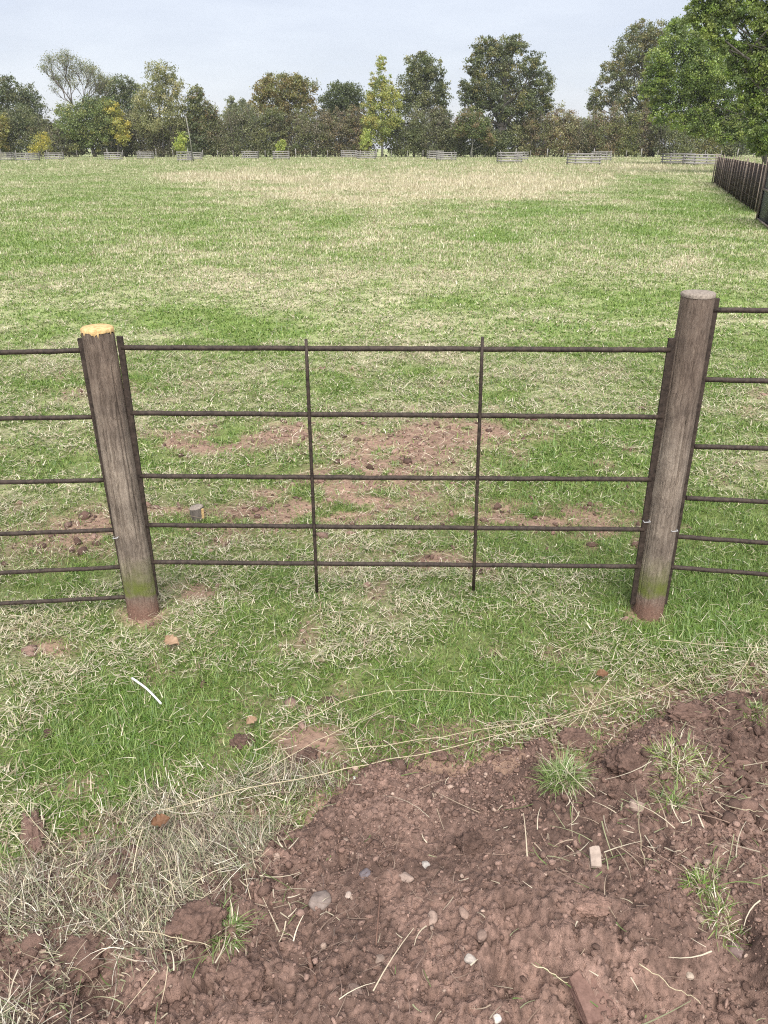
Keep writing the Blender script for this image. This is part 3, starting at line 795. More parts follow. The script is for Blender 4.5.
# grass tufts on the soil
def tuft(px, py, w, n, L0, pal, label, dry=.3):
    b = on_top(px, py); s = (b-Vector((0, 0, CAMH))).length/F*w/2
    n = int(n*1.5); th = RS.rand(n)*6.283; r_ = s*np.sqrt(RS.rand(n))*.8*(.55+.45*np.sin(th*2+px)*np.sin(th*3+py)+.25)
    x = r_*np.cos(th); y = r_*np.sin(th)
    zz = top_z(x+b.x, y+b.y)-b.z
    cols = np.where((RS.rand(n) < dry)[:, None], pick(STRAW, n), pick(pal, n))*(.7+.6*RS.rand(n))[:, None]
    V, F_, cc = ribbons(np.stack([x, y, zz-.004], -1), np.where(RS.rand(n) < .5, th+RS.randn(n)*.6, RS.rand(n)*6.283), L0*(.2+.75*RS.rand(n)**1.3), .0018+.0018*RS.rand(n), .25+1.1*RS.rand(n), -.2-1.9*RS.rand(n), cols, 5, None, .15, (RS.rand(n)-.5)*1.6)
    o = mesh_np('grass_tuft', V, [F_], M_grass, cols=cc, loc=b)
    tag(o, label, 'grass tuft', 'grass tufts on the soil heap')
BR = np.array([(.17, .25, .07), (.22, .29, .1), (.13, .21, .05)])
tuft(565, 776, 44, 420, .09, BR, 'bright pale green grass tuft on the crest of the soil', .2)
tuft(680, 762, 80, 560, .06, GREEN*1.2, 'broad half dry grass tuft in the right of the soil', .5)
tuft(704, 885, 40, 230, .055, GREEN*1.1, 'grass tuft in the right soil right of the stone flake', .35)
tuft(722, 918, 44, 200, .06, GREEN, 'thin strawy grass tuft just below another at right', .5)
tuft(752, 716, 26, 160, .05, GREEN, 'small green tuft at the far right crest', .2)
tuft(672, 802, 36, 150, .06, GREEN*.95, 'sparse bluish tuft below the broad half dry tuft', .35)
tuft(228, 935, 46, 170, .08, BR, 'fresh green tuft growing out beside the big rooty sod lump', .2)
tuft(15, 880, 60, 260, .07, GREEN, 'dark green tuft at the left photo edge under the sod clod', .15)
tuft(285, 815, 40, 120, .06, BR, 'thin green tuft at the top right of the hay', .4)

# ------------------------------------------------------------------ tree guards
def clone(o, parent=None):
    c_ = o.copy(); C.objects.link(c_)
    if parent: c_.parent = parent
    for ch in o.children: clone(ch, c_)
    return c_
def guard_proto():
    e = empty('tree_guard', (0, 0, 0), 'x', 'tree guard', 'timber tree guards along the hedge')
    h = 1.3; s = 1.3
    for sx in (-1, 1):
        for sy in (-1, 1):
            mb = MB(); mb.bar((sx*s, sy*s, -.2), (sx*s, sy*s, h+.06), .11, .11); mb.build('post', M_guard, e)
    for z in (.3, .62, .94, 1.25):
        for sg in (-1, 1):
            mb = MB(); mb.bar((-s-.12, sg*(s+.08), z), (s+.12, sg*(s+.08), z+.03*random.uniform(-1, 1)), .14, .045, Vector((0, 0, 1))); mb.build('rail', M_guard, e)
            mb = MB(); mb.bar((sg*(s+.08), -s-.05, z), (sg*(s+.08), s+.05, z), .14, .045, Vector((0, 0, 1))); mb.build('rail', M_guard, e)
    return e
gpro = guard_proto(); first = True
GUARDS = [(6, 161.0, .2, 14, 8.5, 'leftmost timber tree guard at the photo edge'), (28, 161.2, -.3, 17, 8.5, 'second timber tree guard from the left edge, below the golden yellow sapling'), (55, 160, .1, 15, 7.5, 'tree guard right of the small yellow sapling, third from left'),
          (114, 160.6, 0, 14, 8.5, 'tree guard in front of the leaning bare topped tree'), (146, 159.6, .05, 14, 8, 'tree guard left of the willow trunk'),
          (185, 161.8, .15, 14, 10.5, 'front tree guard below the lime green sapling'), (195, 160, .1, 14, 8, 'tree guard behind and right of the lime sapling guard'),
          (250.5, 159.2, 0, 15, 8, 'tree guard below the left side of the golden oak'), (281.5, 159.9, .05, 16, 9, 'tree guard holding a yellow green sapling under the golden oak'),
          (349, 157.9, .1, 16, 7.5, 'farther tree guard left of the tall yellow green birch'), (366.5, 159.4, -.05, 18, 8, 'tree guard with a lime sapling in front of the birch'),
          (435, 159.6, .1, 15, 9, 'left guard of the pair under the grey green oak'), (446, 161, .2, 17, 9, 'right guard of the pair under the grey green oak'),
          (509, 163.4, .05, 22, 11.5, 'tree guard in front of the big oak trunk'), (521, 160.6, .2, 11, 9, 'smaller tree guard just behind the big oak trunk guard'),
          (583, 165.2, .1, 27, 12, 'large tree guard in the gap right of the big oak'), (601, 161.3, .05, 16, 10, 'tree guard behind and right of the large one in the gap'),
          (677, 164.6, .02, 25, 11.5, 'tree guard under the bright green tree on the right'), (700, 165.8, .1, 27, 12, 'tree guard ending at the dark paling fence')]
GP = {}
for (px, py, rz, wpx, hpx, lab) in GUARDS:
    o = gpro if first else clone(gpro); first = False
    o.location = gp(px, py); o.rotation_euler.z = rz; o['label'] = lab; GP[px] = o.location.copy()
    k_ = (at_y(px+1, py, o.location.y)-at_y(px, py, o.location.y)).length
    o.scale = (k_*wpx/2.85,)*2+((at_y(px, py-hpx, o.location.y).z)/1.36,)

# ------------------------------------------------------------------ paling fence on the right
def paling():
    A = gp(713.5, 183); B = gp(757, 213)
    A = Vector((A.x, A.y, 0)); B = Vector((B.x, B.y, 0))
    e = empty('paling_fence', A, 'dark rusty paling fence with grey poles leaning along the right side', 'fence')
    D = B-A; u = D.normalized(); nrm = Vector((u.y, -u.x, 0)); n = 19
    if nrm.x > 0: nrm = -nrm
    lean = u*(-.03)
    rs = random.Random(5)
    for i in range(n+1):
        t = i/n; p = D*t + nrm*.07
        h = 1.24+rs.uniform(-.06, .08); k = lean+u*rs.uniform(-.09, .09)
        r_ = rs.uniform(.009, .014) if i % 5 else .028
        mb = MB(); mb.tube([p-Vector((0, 0, .1)), p+k*.5+Vector((0, 0, h*.5)), p+k*1.1+Vector((0, 0, h+.06*(i % 5 == 0)))], [r_*1.1, r_, r_*.9], 7); mb.build('pole', M_pole, e)
    m_ = 6
    for i in range(m_):
        p = D*((i+.01)/m_); q = D*((i+.99)/m_); mb = MB(); K = 26
        for j in range(K+1):
            s = p.lerp(q, j/K)+nrm*(.022*math.sin(j*1.9)); 
            for z in (-.05, .6, 1.18):
                mb.v.append(s+lean*(z/1.2)+Vector((0, 0, z)))
        for j in range(K):
            for z in range(2): mb.f.append((j*3+z, (j+1)*3+z, (j+1)*3+z+1, j*3+z+1))
        o = mb.build('rusty_panel', M_rustsheet, e); so = o.modifiers.new('thick', 'SOLIDIFY'); so.thickness = .012
    for z in (.35, .75, 1.12):
        mb = MB(); mb.tube([nrm*.10+lean*z+Vector((0, 0, z)), D+nrm*.10+lean*z+Vector((0, 0, z))], .008, 6); mb.build('rail', M_iron, e)
    # navy board at the near end
    P0 = gp(758.5, 220); P1 = P0+u*2.6
    e2 = empty('sheet_panel', P0, 'dark navy sheet panel in a pale frame at the near end of the paling fence', 'panel')
    d1 = P1-P0; H = 1.32
    mb = MB(); mb.bar(Vector((0, 0, H/2)), d1+Vector((0, 0, H/2)), H, .02, Vector((0, 0, 1))); mb.build('board', M_navy, e2)
    for a_, b_ in ((Vector((0, 0, -.1)), lean*.8+Vector((0, 0, H+.05))), (d1+Vector((0, 0, -.1)), d1+lean*.8+Vector((0, 0, H+.05)))):
        mb = MB(); mb.bar(a_+nrm*.04, b_+nrm*.04, .05, .05); mb.build('frame_post', M_pole, e2)
    for z in (.03, .70, H-.02):
        mb = MB(); mb.bar(nrm*.035+Vector((0, 0, z)), d1+nrm*.035+Vector((0, 0, z)), .04, .03, Vector((0, 0, 1))); mb.build('frame_rail', M_pole, e2)
paling()

# ------------------------------------------------------------------ wire fence before the hedge
def wire_fence():
    YW = 148.5; e = empty('wire_fence', (0, YW, 0), 'long wire fence on thin timber posts along the foot of the hedge', 'fence')
    x = -78; k = 0; xs = []
    while x < 80:
        xs.append(x); x += 2.75+random.uniform(-.2, .2)
    for x in xs:
        mb = MB(); big = random.random() < .2; r_ = .09 if big else .055
        mb.tube([(x, 0, -.2), (x+random.uniform(-.05, .05), 0, 1.15+.25*big)], r_, 7); mb.build('post', M_guard, e)
    for z in (.4, .8, 1.2):
        mb = MB(); mb.tube([(xs[0], -.07, z), (xs[-1], -.07, z)], .006, 5); mb.build('wire', M_iron, e)
wire_fence()

# ------------------------------------------------------------------ trees
def leaf_quads(P, size, cols, upbias=.3):
    n = len(P)
    a = RS.randn(n, 3); a /= np.linalg.norm(a, axis=1)[:, None]
    b = RS.randn(n, 3); b -= a*(a*b).sum(1)[:, None]; b /= np.linalg.norm(b, axis=1)[:, None]
    s = size*(.6+.8*RS.rand(n))
    A = a*s[:, None]*.5; B = b*s[:, None]*.36
    V = np.stack([P-A, P-B*.9+A*.1, P+A, P+B], 1).reshape(-1, 3)
    return V, np.arange(4*n).reshape(-1, 4), np.repeat(cols, 4, 0)
def crown_points(lobes, Y, depth, nleaf, clump, gap):
    """lobes: (px, py, rx, ry) in photo units at distance Y"""
    k0 = at_y(384, 100, Y); scale = (at_y(385, 100, Y)-k0).length
    wts = np.array([l[2]*l[3] for l in lobes], float); wts /= wts.sum()
    P = []; K = []
    for li, (l, w) in enumerate(zip(lobes, wts)):
        c_ = at_y(l[0], l[1], Y); rx, rz = l[2]*scale, l[3]*scale; ry = (rx+rz)/2*depth
        yo = RS.uniform(-.35, .35)*ry*(len(lobes) > 2)
        m = max(4, int(gap*(l[2]*l[3])**.62))
        u = RS.randn(m, 3); u /= np.linalg.norm(u, axis=1)[:, None]
        u = u*(RS.rand(m)**.38)[:, None]
        cc_ = np.array(c_)+u*np.array((rx, ry, rz))+np.array((0, yo, 0))
        n = max(20, int(nleaf*w)); ci = RS.randint(0, m, n)
        cr = clump*(.6+.8*RS.rand(m))*(rx+rz)*.5
        q = RS.randn(n, 3)*np.array((1, 1, .72))
        P.append(cc_[ci]+q*cr[ci][:, None]*.55); K.append(ci+li*1000)
    return np.concatenate(P), np.concatenate(K)
def tree(name, label, cat, lobes, Y, tx, pal, nleaf, leaf, trunk_r, ty=None, depth=.9, clump=.36, gap=2.4, bark=None, group=None, limbs=True, var=.2, base=None, lean_pts=None, low=None):
    b = at_y(tx, 150, Y); b.z = 0
    e = empty(name, b, label, cat, group)
    P, K = crown_points(lobes, Y, depth, int(nleaf*2.3), clump*.8, gap*.9)
    pal = np.array(pal)*1.92; ks = np.unique(K, return_inverse=True)[1]; m = ks.max()+1
    ccol = pal[RS.randint(0, len(pal), m)]*(1+var*(RS.rand(m)*2-1))[:, None]
    cols = ccol[ks]*(.84+.32*RS.rand(len(P)))[:, None]
    swap = RS.rand(len(P)) < .10
    cols[swap] = (pal[RS.randint(0, len(pal), swap.sum())]*(.8+.4*RS.rand(swap.sum()))[:, None])
    lz = .12 if low is None else low
    ok = P[:, 2] > lz; P = P[ok]; cols = cols[ok]
    V, F_, cc_ = leaf_quads(P-np.array(b), leaf*.78, cols)
    mesh_np('crown', V, [F_], M_leaf, e, cols=cc_)
    mb = MB(); top = max((at_y(l[0], l[1], Y) for l in lobes), key=lambda p: p.z)-b
    lc = [at_y(l[0], l[1], Y)-b for l in lobes]
    cx = sum(p.x for p in lc)/len(lc); ztop = top.z
    if lean_pts: tp = [at_y(x, y, Y)-b for x, y in lean_pts]; tp[0].z = -.2
    else:
        tp = [Vector((0, 0, -.2))]
        for i in range(1, 7):
            t = i/6; tp.append(Vector((cx*t**1.5+random.uniform(-.25, .25)*trunk_r*2, random.uniform(-.3, .3)*trunk_r*2, ztop*t)))
    rad = [trunk_r*(1.25 if i == 0 else 1)*(1-.86*i/(len(tp)-1)) for i in range(len(tp))]
    mb.tube(tp, rad, 9)
    if limbs:
        for p in lc:
            cand = [q for q in tp if q.z < p.z-.05*ztop] or [tp[1]]
            s0 = cand[max(0, len(cand)-1-(len(cand) > 2))]
            i = tp.index(s0); d = p-s0
            mid = s0+d*.5+Vector((random.uniform(-.12, .12), random.uniform(-.12, .12), -.06))*d.length
            r0 = min(rad[i]*.75, max(trunk_r*.4, .05))
            mb.tube([s0, mid, p, p+d*.08], [r0, r0*.6, r0*.25, r0*.08], 6)
            for _ in range(3):
                v = Vector((random.uniform(-1, 1), random.uniform(-1, 1), random.uniform(-.1, 1)))*d.length*.45
                mb.tube([mid, mid+v*.6+Vector((0, 0, .05)), mid+v], [r0*.42, r0*.25, r0*.06], 5)
    mb.build('trunk', bark or M_bark, e)
    return e
def autolobes(x0, x1, y0, y1, n, seed, shape=1.0):
    rs = random.Random(seed); cx, cy = (x0+x1)/2, (y0+y1)/2; rx, ry = (x1-x0)/2, (y1-y0)/2; out = [(cx, cy+ry*.1, rx*.62, ry*.66)]
    for i in range(n):
        t = 2*math.pi*(i+rs.uniform(-.3, .3))/n
        f = rs.uniform(.5, .68)
        k = rs.uniform(.3, .44)
        out.append((cx+math.cos(t)*rx*f, cy-math.sin(t)*ry*f, rx*k*1.05, ry*k))
    return out
DKG = [(.05, .064, .024), (.064, .078, .028), (.04, .053, .021)]
OLV = [(.085, .095, .032), (.11, .115, .04), (.065, .08, .03)]
GOLD = [(.125, .115, .035), (.105, .108, .035), (.135, .108, .04), (.09, .10, .035), (.115, .09, .032)]
GRN = [(.078, .105, .032), (.10, .128, .038), (.055, .08, .027)]
BRG = [(.105, .15, .028), (.14, .185, .036), (.07, .105, .025), (.16, .19, .05), (.055, .085, .022)]
YEL = [(.27, .225, .04), (.20, .185, .045), (.145, .15, .04)]
LIME = [(.19, .22, .045), (.15, .185, .045), (.22, .235, .06)]
WIL = [(.14, .145, .065), (.17, .165, .08), (.11, .12, .05), (.22, .2, .09)]
GRYG = [(.078, .088, .038), (.098, .106, .045), (.062, .075, .032), (.12, .12, .05)]
PURP = [(.088, .078, .048), (.105, .092, .054), (.074, .07, .04), (.085, .095, .04)]
RUS = [(.115, .085, .04), (.10, .082, .042), (.085, .08, .034), (.13, .095, .055)]
OAKB = [(.082, .094, .032), (.098, .104, .033), (.066, .082, .029), (.112, .10, .035), (.052, .067, .026)]
TG = 'trees along the hedge'
tree('oak_tree', 'dark green oak at the far left with sky gaps in its top', 'tree', autolobes(-22, 46, 76, 140, 8, 1), 158, 8, DKG+[(.07, .07, .03)], 9000, .36, .45, gap=2.0, group=TG)
tree('field_maple', 'yellow orange bush tree cut by the left photo edge', 'tree', autolobes(-12, 11, 112, 158, 5, 2), 149, -2, YEL[1:]+GOLD, 2600, .3, .15, group=TG)
tree('oak_tree', 'mid green rounded tree behind the bare topped tree', 'tree', autolobes(88, 150, 74, 140, 8, 3), 162, 125, DKG+GRN[2:]+GRYG, 9500, .36, .4, gap=2.4, group=TG)
# ash with a bare top
def bare_tree():
    Y = 150; e = tree('ash_tree', 'leaning tree with a bare branching top and leafy green lower crown', 'tree',
         [(88, 122, 22, 18), (72, 122, 16, 18), (104, 118, 18, 18), (97, 138, 18, 12), (78, 138, 14, 12), (92, 106, 14, 10), (62, 112, 8, 8)], Y, 96, GRN+[(.12, .135, .04), (.15, .15, .045), (.1, .125, .045)], 8500, .32, .32,
         lean_pts=[(96, 158), (91, 146), (86, 132), (78, 116), (72, 103), (68, 92)], gap=2.2, group=TG)
    b = e.location; mb = MB(); rs = random.Random(31); leaves = []
    def grow(p, d, L, r_, lev):
        q = p+d*L*.5+Vector((rs.uniform(-.06, .06), rs.uniform(-.06, .06), rs.uniform(0, .06)))*L; d2 = (d+Vector((rs.uniform(-.2, .2), rs.uniform(-.2, .2), rs.uniform(-.05, .2)))).normalized(); s = q+d2*L*.5
        mb.tube([p, q, s], [r_, r_*.82, r_*.62], 5)
        if lev == 0 or r_ < .02: leaves.append(s); return
        for k in range(rs.choice((2, 2, 3))):
            v = (d2+Vector((rs.uniform(-.75, .75), rs.uniform(-.6, .6), rs.uniform(-.15, .5)))).normalized(); grow(s, v, L*rs.uniform(.62, .85), r_*rs.uniform(.58, .75), lev-1)
        if rs.random() < .7:
            v = (d+Vector((rs.uniform(-.9, .9), rs.uniform(-.6, .6), .2))).normalized(); grow(q, v, L*.6, r_*.5, max(0, lev-2))
    for (x0, y0, x1, y1, L, r_) in [(72, 103, 58, 76, 2.3, .12), (72, 103, 70, 76, 2.3, .13), (78, 113, 102, 82, 2.9, .13), (84, 112, 108, 92, 2.3, .12), (74, 106, 50, 92, 2.0, .12), (80, 112, 88, 80, 2.4, .11)]:
        p = at_y(x0, y0, Y)-b; d = (at_y(x1, y1, Y)-b-p).normalized(); d.y += rs.uniform(-.2, .2); grow(p, d, L, r_, 5)
    mb.build('bare_branches', M_twig, e)
    pts = np.array([np.array(l)+RS.randn(3)*.38 for l in leaves if RS.rand() < .7 for _ in range(14)])
    V, F_, c_ = leaf_quads(pts, .17, pick(np.array(GRYG+GRN+WIL), len(pts))*1.7*(.7+.6*RS.rand(len(pts)))[:, None]); mesh_np('sparse_leaves', V, [F_], M_leaf, e, cols=c_)
bare_tree()
tree('field_maple', 'yellow leaved maple glowing right of the leaning tree', 'tree', [(121, 128, 9, 16), (114, 112, 9, 10), (108, 108, 8, 8), (124, 135, 7, 9)], 149.2, 118, YEL+[(.2, .2, .05)], 2700, .3, .14, group=TG)
tree('willow_tree', 'tall pale olive willow with yellowish thin top', 'tree', [(158, 80, 13, 16), (150, 98, 17, 14), (170, 96, 15, 16), (160, 118, 24, 20), (145, 122, 12, 16), (176, 122, 12, 18), (164, 72, 12, 10), (176, 84, 8, 10)], 151, 161, WIL+OLV[:2], 9000, .3, .36, gap=2.0, clump=.33, bark=M_twig, group=TG)
tree('hornbeam_tree', 'olive brown dense tree with pointed top right of the willow', 'tree', [(198, 96, 9, 10), (192, 108, 12, 12), (206, 112, 12, 14), (196, 128, 17, 16), (210, 134, 13, 14), (188, 132, 12, 14), (202, 146, 18, 9)], 152, 198, OLV+[(.12, .085, .04), (.06, .07, .03)], 8000, .34, .34, gap=2.6, group=TG)
tree('distant_tree', 'far off hazy tree seen over the low hedge between hornbeam and golden oak', 'tree', autolobes(220, 256, 96, 130, 6, 6), 330, 238, GRYG, 4200, .7, .6, group=TG)
tree('distant_tree', 'low far off hazy tree rising behind the hedge right of the big oak', 'tree', autolobes(560, 600, 116, 146, 6, 16), 330, 580, GRYG, 3000, .7, .5, group=TG)
tree('oak_tree', 'golden brown rounded oak above the hedge in the left middle', 'tree', [(284, 92, 20, 17), (264, 90, 13, 12), (304, 92, 13, 13), (290, 79, 13, 9), (258, 104, 8, 9), (276, 110, 22, 14), (304, 110, 14, 13), (270, 82, 8, 7)], 156, 284, GOLD, 9500, .36, .42, gap=2.5, group=TG)
tree('oak_tree', 'dark green round tree between golden oak and birch', 'tree', [(342, 98, 16, 14), (330, 104, 12, 12), (354, 100, 12, 14), (344, 88, 12, 8), (340, 116, 22, 12)], 158, 342, DKG+OLV[2:], 6500, .36, .4, gap=2.6, group=TG)
tree('birch_tree', 'tall narrow yellow green birch with see through pointed top', 'tree', [(381, 66, 5, 11), (377, 82, 8, 10), (386, 84, 7, 9), (382, 100, 16, 13), (372, 104, 11, 12), (393, 100, 10, 12), (382, 120, 17, 14), (370, 122, 9, 10), (394, 122, 9, 10), (382, 136, 10, 8)], 149, 382, [(.15, .175, .045), (.19, .2, .055), (.12, .145, .04), (.21, .19, .055)], 8000, .3, .2, gap=2.0, clump=.34, bark=M_palebark, group=TG)
tree('oak_tree', 'grey green oak with ragged top right of the birch', 'tree', [(424, 70, 14, 14), (412, 66, 8, 9), (434, 72, 10, 12), (408, 88, 12, 13), (428, 92, 18, 15), (442, 94, 10, 12), (414, 108, 17, 13), (440, 112, 13, 12), (422, 58, 8, 6)], 156, 424, GRYG+OAKB[:3]+DKG[:1], 10000, .35, .42, gap=2.2, clump=.33, group=TG)
tree('oak_tree', 'largest dark oak with broad brown tinged crown and thick visible trunk', 'tree',
     [(504, 52, 16, 13), (486, 48, 13, 11), (516, 46, 12, 9), (478, 64, 13, 11), (534, 64, 12, 11), (506, 74, 24, 16), (474, 84, 15, 12), (540, 86, 15, 14), (466, 96, 9, 10), (488, 96, 18, 13), (522, 100, 22, 14), (546, 104, 9, 10), (506, 110, 22, 10), (536, 112, 16, 9), (476, 104, 12, 8)],
     152, 501, OAKB+[(.045, .055, .024), (.05, .06, .025)], 23000, .34, .8, gap=2.5, clump=.30, lean_pts=[(500.5, 156), (500, 140), (501, 126), (503, 108), (505, 88), (506, 66), (505, 48)], group=TG)
tree('hawthorn_tree', 'small russet and green hawthorn left of the big oak trunk', 'tree', [(470, 124, 15, 12), (460, 128, 9, 10), (482, 130, 11, 12), (472, 114, 12, 7), (488, 138, 7, 8)], 147, 472, RUS+GRN+OLV, 5200, .3, .13, bark=M_palebark, group=TG)
tree('oak_tree', 'brown green oak leaning left over the gap in the right trees', 'tree',
     [(640, 34, 13, 12), (628, 50, 15, 14), (612, 74, 14, 13), (634, 72, 18, 16), (600, 96, 11, 12), (620, 98, 17, 13), (644, 96, 16, 16), (650, 54, 14, 18), (596, 106, 8, 9), (640, 114, 18, 10), (656, 34, 12, 12)],
     157, 652, OAKB+GRYG[:2]+[(.13, .11, .05)], 15000, .34, .55, gap=2.3, clump=.31, group=TG)
tree('ash_tree', 'bright fresh green tree on the right before the brown green oak', 'tree',
     [(682, 40, 20, 17), (664, 58, 18, 17), (700, 52, 22, 18), (655, 80, 15, 14), (680, 82, 24, 17), (712, 82, 22, 18), (664, 100, 14, 11), (694, 104, 22, 14), (722, 104, 16, 14), (646, 92, 9, 8), (690, 120, 24, 11), (676, 28, 9, 8), (664, 114, 14, 10), (722, 122, 22, 11), (730, 60, 16, 16), (700, 72, 26, 20), (745, 100, 14, 18), (744, 128, 16, 14), (726, 134, 14, 9), (760, 140, 14, 11), (704, 130, 18, 8)],
     85, 768, BRG+GRN[:1], 44000, .20, .2, gap=2.8, clump=.32, group=TG)
tree('ash_tree', 'nearest green tree whose branches fill the upper right corner', 'tree',
     [(694, 16, 11, 12), (712, 6, 20, 13), (738, 14, 22, 12), (765, 10, 22, 18), (722, 30, 13, 9), (752, 56, 14, 16), (772, 50, 22, 28), (736, 78, 12, 13), (766, 92, 18, 16), (745, 100, 10, 9), (795, 40, 30, 40), (800, 100, 26, 30), (730, -16, 40, 14), (790, -20, 40, 20), (756, 128, 12, 11), (772, 134, 18, 14), (758, 30, 16, 12), (722, 14, 18, 10), (760, 110, 14, 12), (742, 44, 12, 8), (764, 70, 16, 14), (764, 146, 14, 10), (784, 140, 14, 14), (706, 30, 14, 12), (724, 44, 14, 10), (752, 84, 14, 14), (738, 62, 12, 10)],
     55, 800, GRN[:2]+BRG, 52000, .165, .26, gap=1.6, clump=.29, group=TG)
# saplings in the guards
SG = 'young saplings in the tree guards'
def sapling(x, g, y0, y1, w, pal, lab, n):
    Y = g.y; tree('sapling', lab, 'sapling', [(x, (y0+y1)/2, w*.5, (y1-y0)*.42), (x+w*.15, y0+(y1-y0)*.3, w*.3, (y1-y0)*.25), (x-w*.2, y1-(y1-y0)*.3, w*.35, (y1-y0)*.25)], Y, x, pal, n, .2, .04, gap=3, group=SG, bark=M_twig)
sapling(40, at_y(40, 150, 126), 130, 157, 22, YEL, 'golden yellow sapling at the far left', 900)
sapling(181, GP[185], 131, 154, 16, LIME, 'lime sapling with a tall stake left of the hornbeam', 700)
sapling(281, GP[281.5], 137, 155, 11, LIME, 'small yellow green sapling under the golden oak', 450)
sapling(366, GP[366.5], 128, 152, 13, LIME, 'upright lime sapling left of the birch trunk', 600)
p0 = GP[185]+Vector((1.0, .2, 0)); mb = MB(); mb.tube([(0, 0, 0), (-.15, 0, 2.4), (-.4, 0, 5.0)], [.07, .06, .05], 7); o = mb.build('tall_stake', M_palebark); o.location = p0
tag(o, 'tall thin pale stake beside the lime sapling', 'stake')

# hedge shrubs, each its own
HG = 'shrubs of the field hedge'
HED = [  # x0, x1, ytop, palette, label
    (-34, 6, 122, GRYG, 'grey green hedge shrub at the left photo edge behind the first guard'),
    (2, 40, 116, DKG+GRYG, 'dark green hedge shrub behind the golden yellow sapling'),
    (28, 62, 122, GRYG+PURP, 'dull grey hedge shrub left of the leaning tree'),
    (50, 86, 130, PURP+OLV, 'low brown hedge shrub at the foot of the leaning tree'),
    (98, 134, 128, DKG+PURP, 'dark hedge shrub under the yellow maple'),
    (126, 158, 116, PURP, 'purple brown leafless looking hedge shrub left of the willow trunk'),
    (146, 180, 126, PURP+OLV, 'brownish hedge shrub behind the willow trunk'),
    (172, 210, 128, DKG, 'very dark hedge shrub below the hornbeam'),
    (204, 240, 116, PURP+GRYG, 'grey purple hedge shrub under the far hazy tree'),
    (226, 262, 112, GRYG+PURP, 'grey brown hedge shrub left under the golden oak'),
    (248, 284, 118, OLV+GRYG, 'olive hedge shrub directly under the golden oak'),
    (272, 308, 114, RUS+PURP+OLV, 'russet topped hedge shrub right under the golden oak'),
    (296, 330, 115, OLV+PURP, 'olive brown hedge shrub between golden oak and round dark tree'),
    (318, 352, 112, RUS+PURP, 'reddish hedge shrub below the round dark tree'),
    (342, 374, 118, OLV+RUS, 'olive russet hedge shrub left of the birch'),
    (388, 424, 117, GRYG+OLV, 'grey olive hedge shrub right of the birch trunk'),
    (412, 448, 113, PURP+GRYG, 'purple grey hedge shrub under the grey green oak'),
    (434, 464, 116, GRYG+DKG, 'blue grey hedge shrub left of the hawthorn'),
    (452, 496, 128, DKG+GRYG, 'dark hedge shrub just behind the hawthorn stem'),
    (482, 512, 132, DKG+OLV, 'dark hedge shrub behind the hawthorn and the oak trunk'),
    (508, 540, 124, WIL+OLV, 'pale straw coloured hedge shrub right of the big oak trunk'),
    (524, 556, 116, OLV+RUS, 'olive brown hedge shrub under the right of the big oak'),
    (546, 578, 116, WIL+RUS, 'light tawny hedge shrub beyond the big oak edge'),
    (566, 602, 118, OLV+PURP, 'olive hedge shrub in the gap below the open sky'),
    (590, 622, 112, RUS+OLV, 'russet hedge shrub left under the leaning brown oak'),
    (612, 640, 118, YEL[2:]+OLV, 'yellow tinged hedge shrub under the leaning brown oak'),
    (626, 664, 117, RUS+PURP, 'red brown hedge shrub left under the bright green tree'),
    (654, 694, 122, GRYG+OLV, 'grey green hedge shrub under the bright green tree'),
    (684, 726, 118, OLV+GOLD, 'golden olive hedge shrub behind the rightmost guards'),
    (714, 752, 116, GRYG+OLV+DKG, 'dark olive hedge shrub behind the far end of the paling fence'),
    (742, 800, 112, DKG+GRN, 'dark green hedge shrub at the right photo edge'),
]
for i, (x0, x1, yt, pal, lab) in enumerate(HED):
    yt += random.Random(i*3+1).uniform(-9, 4)
    Y = 150.6+(i % 3)*.9; rs = random.Random(i+100); cx = (x0+x1)/2; w = (x1-x0)/2*1.2; h = 156-yt
    lob = [(cx, yt+h*.62, w*.95, h*.42), (cx-w*.5, yt+h*.34, w*.5, h*.30), (cx+w*.45, yt+h*.36, w*.5, h*.30), (cx+rs.uniform(-.5, .5)*w, yt+h*rs.uniform(.1, .24), w*rs.uniform(.22, .5), h*rs.uniform(.16, .28)), (cx+rs.uniform(-.8, .8)*w, yt+h*rs.uniform(.12, .3), w*.25, h*.18), (cx, yt+h*.86, w*1.0, h*.16)]
    yt -= 3; e = tree('hedge_shrub', lab, 'shrub', lob, Y, cx, pal, 5200, .28, .12, gap=2.4, clump=.36, group=HG, bark=M_bark, depth=.8, limbs=False, low=.3)
    b = e.location; mb = MB()
    for _ in range(22):
        x = rs.uniform(-w, w)*.9; p = at_y(cx+x*.6, 150, Y)-b; p.z = 0; q = at_y(cx+x, yt+h*rs.uniform(-.04, .3), Y)-b; q.y = rs.uniform(-1.6, 1.2); p.y = q.y*.4
        mb.tube([p, p.lerp(q, .5)+Vector((rs.uniform(-.3, .3), 0, 0)), q], [.05, .035, .01], 4)
    mb.build('stems', M_twig if (i*7) % 3 == 0 else M_bark, e)

# background woodland strip behind the hedge and beyond, one mass
def backwood():
    n = 42000; x = RS.uniform(-125, 125, n); y = 154+RS.rand(n)*9
    h = 4.8+2.4*fbm(x*.12, y*.05, 301, 3)
    z = h*np.sqrt(RS.rand(n))
    pal = np.array(DKG+PURP+DKG)
    V, F_, c_ = leaf_quads(np.stack([x, y, z], -1), .5, pick(pal, n)*(.8+.4*RS.rand(n))[:, None])
    tag(mesh_np('undergrowth', V, [F_], M_leaf, cols=c_), 'dark undergrowth of the wood strip behind the hedge', 'undergrowth', kind='stuff')
backwood()

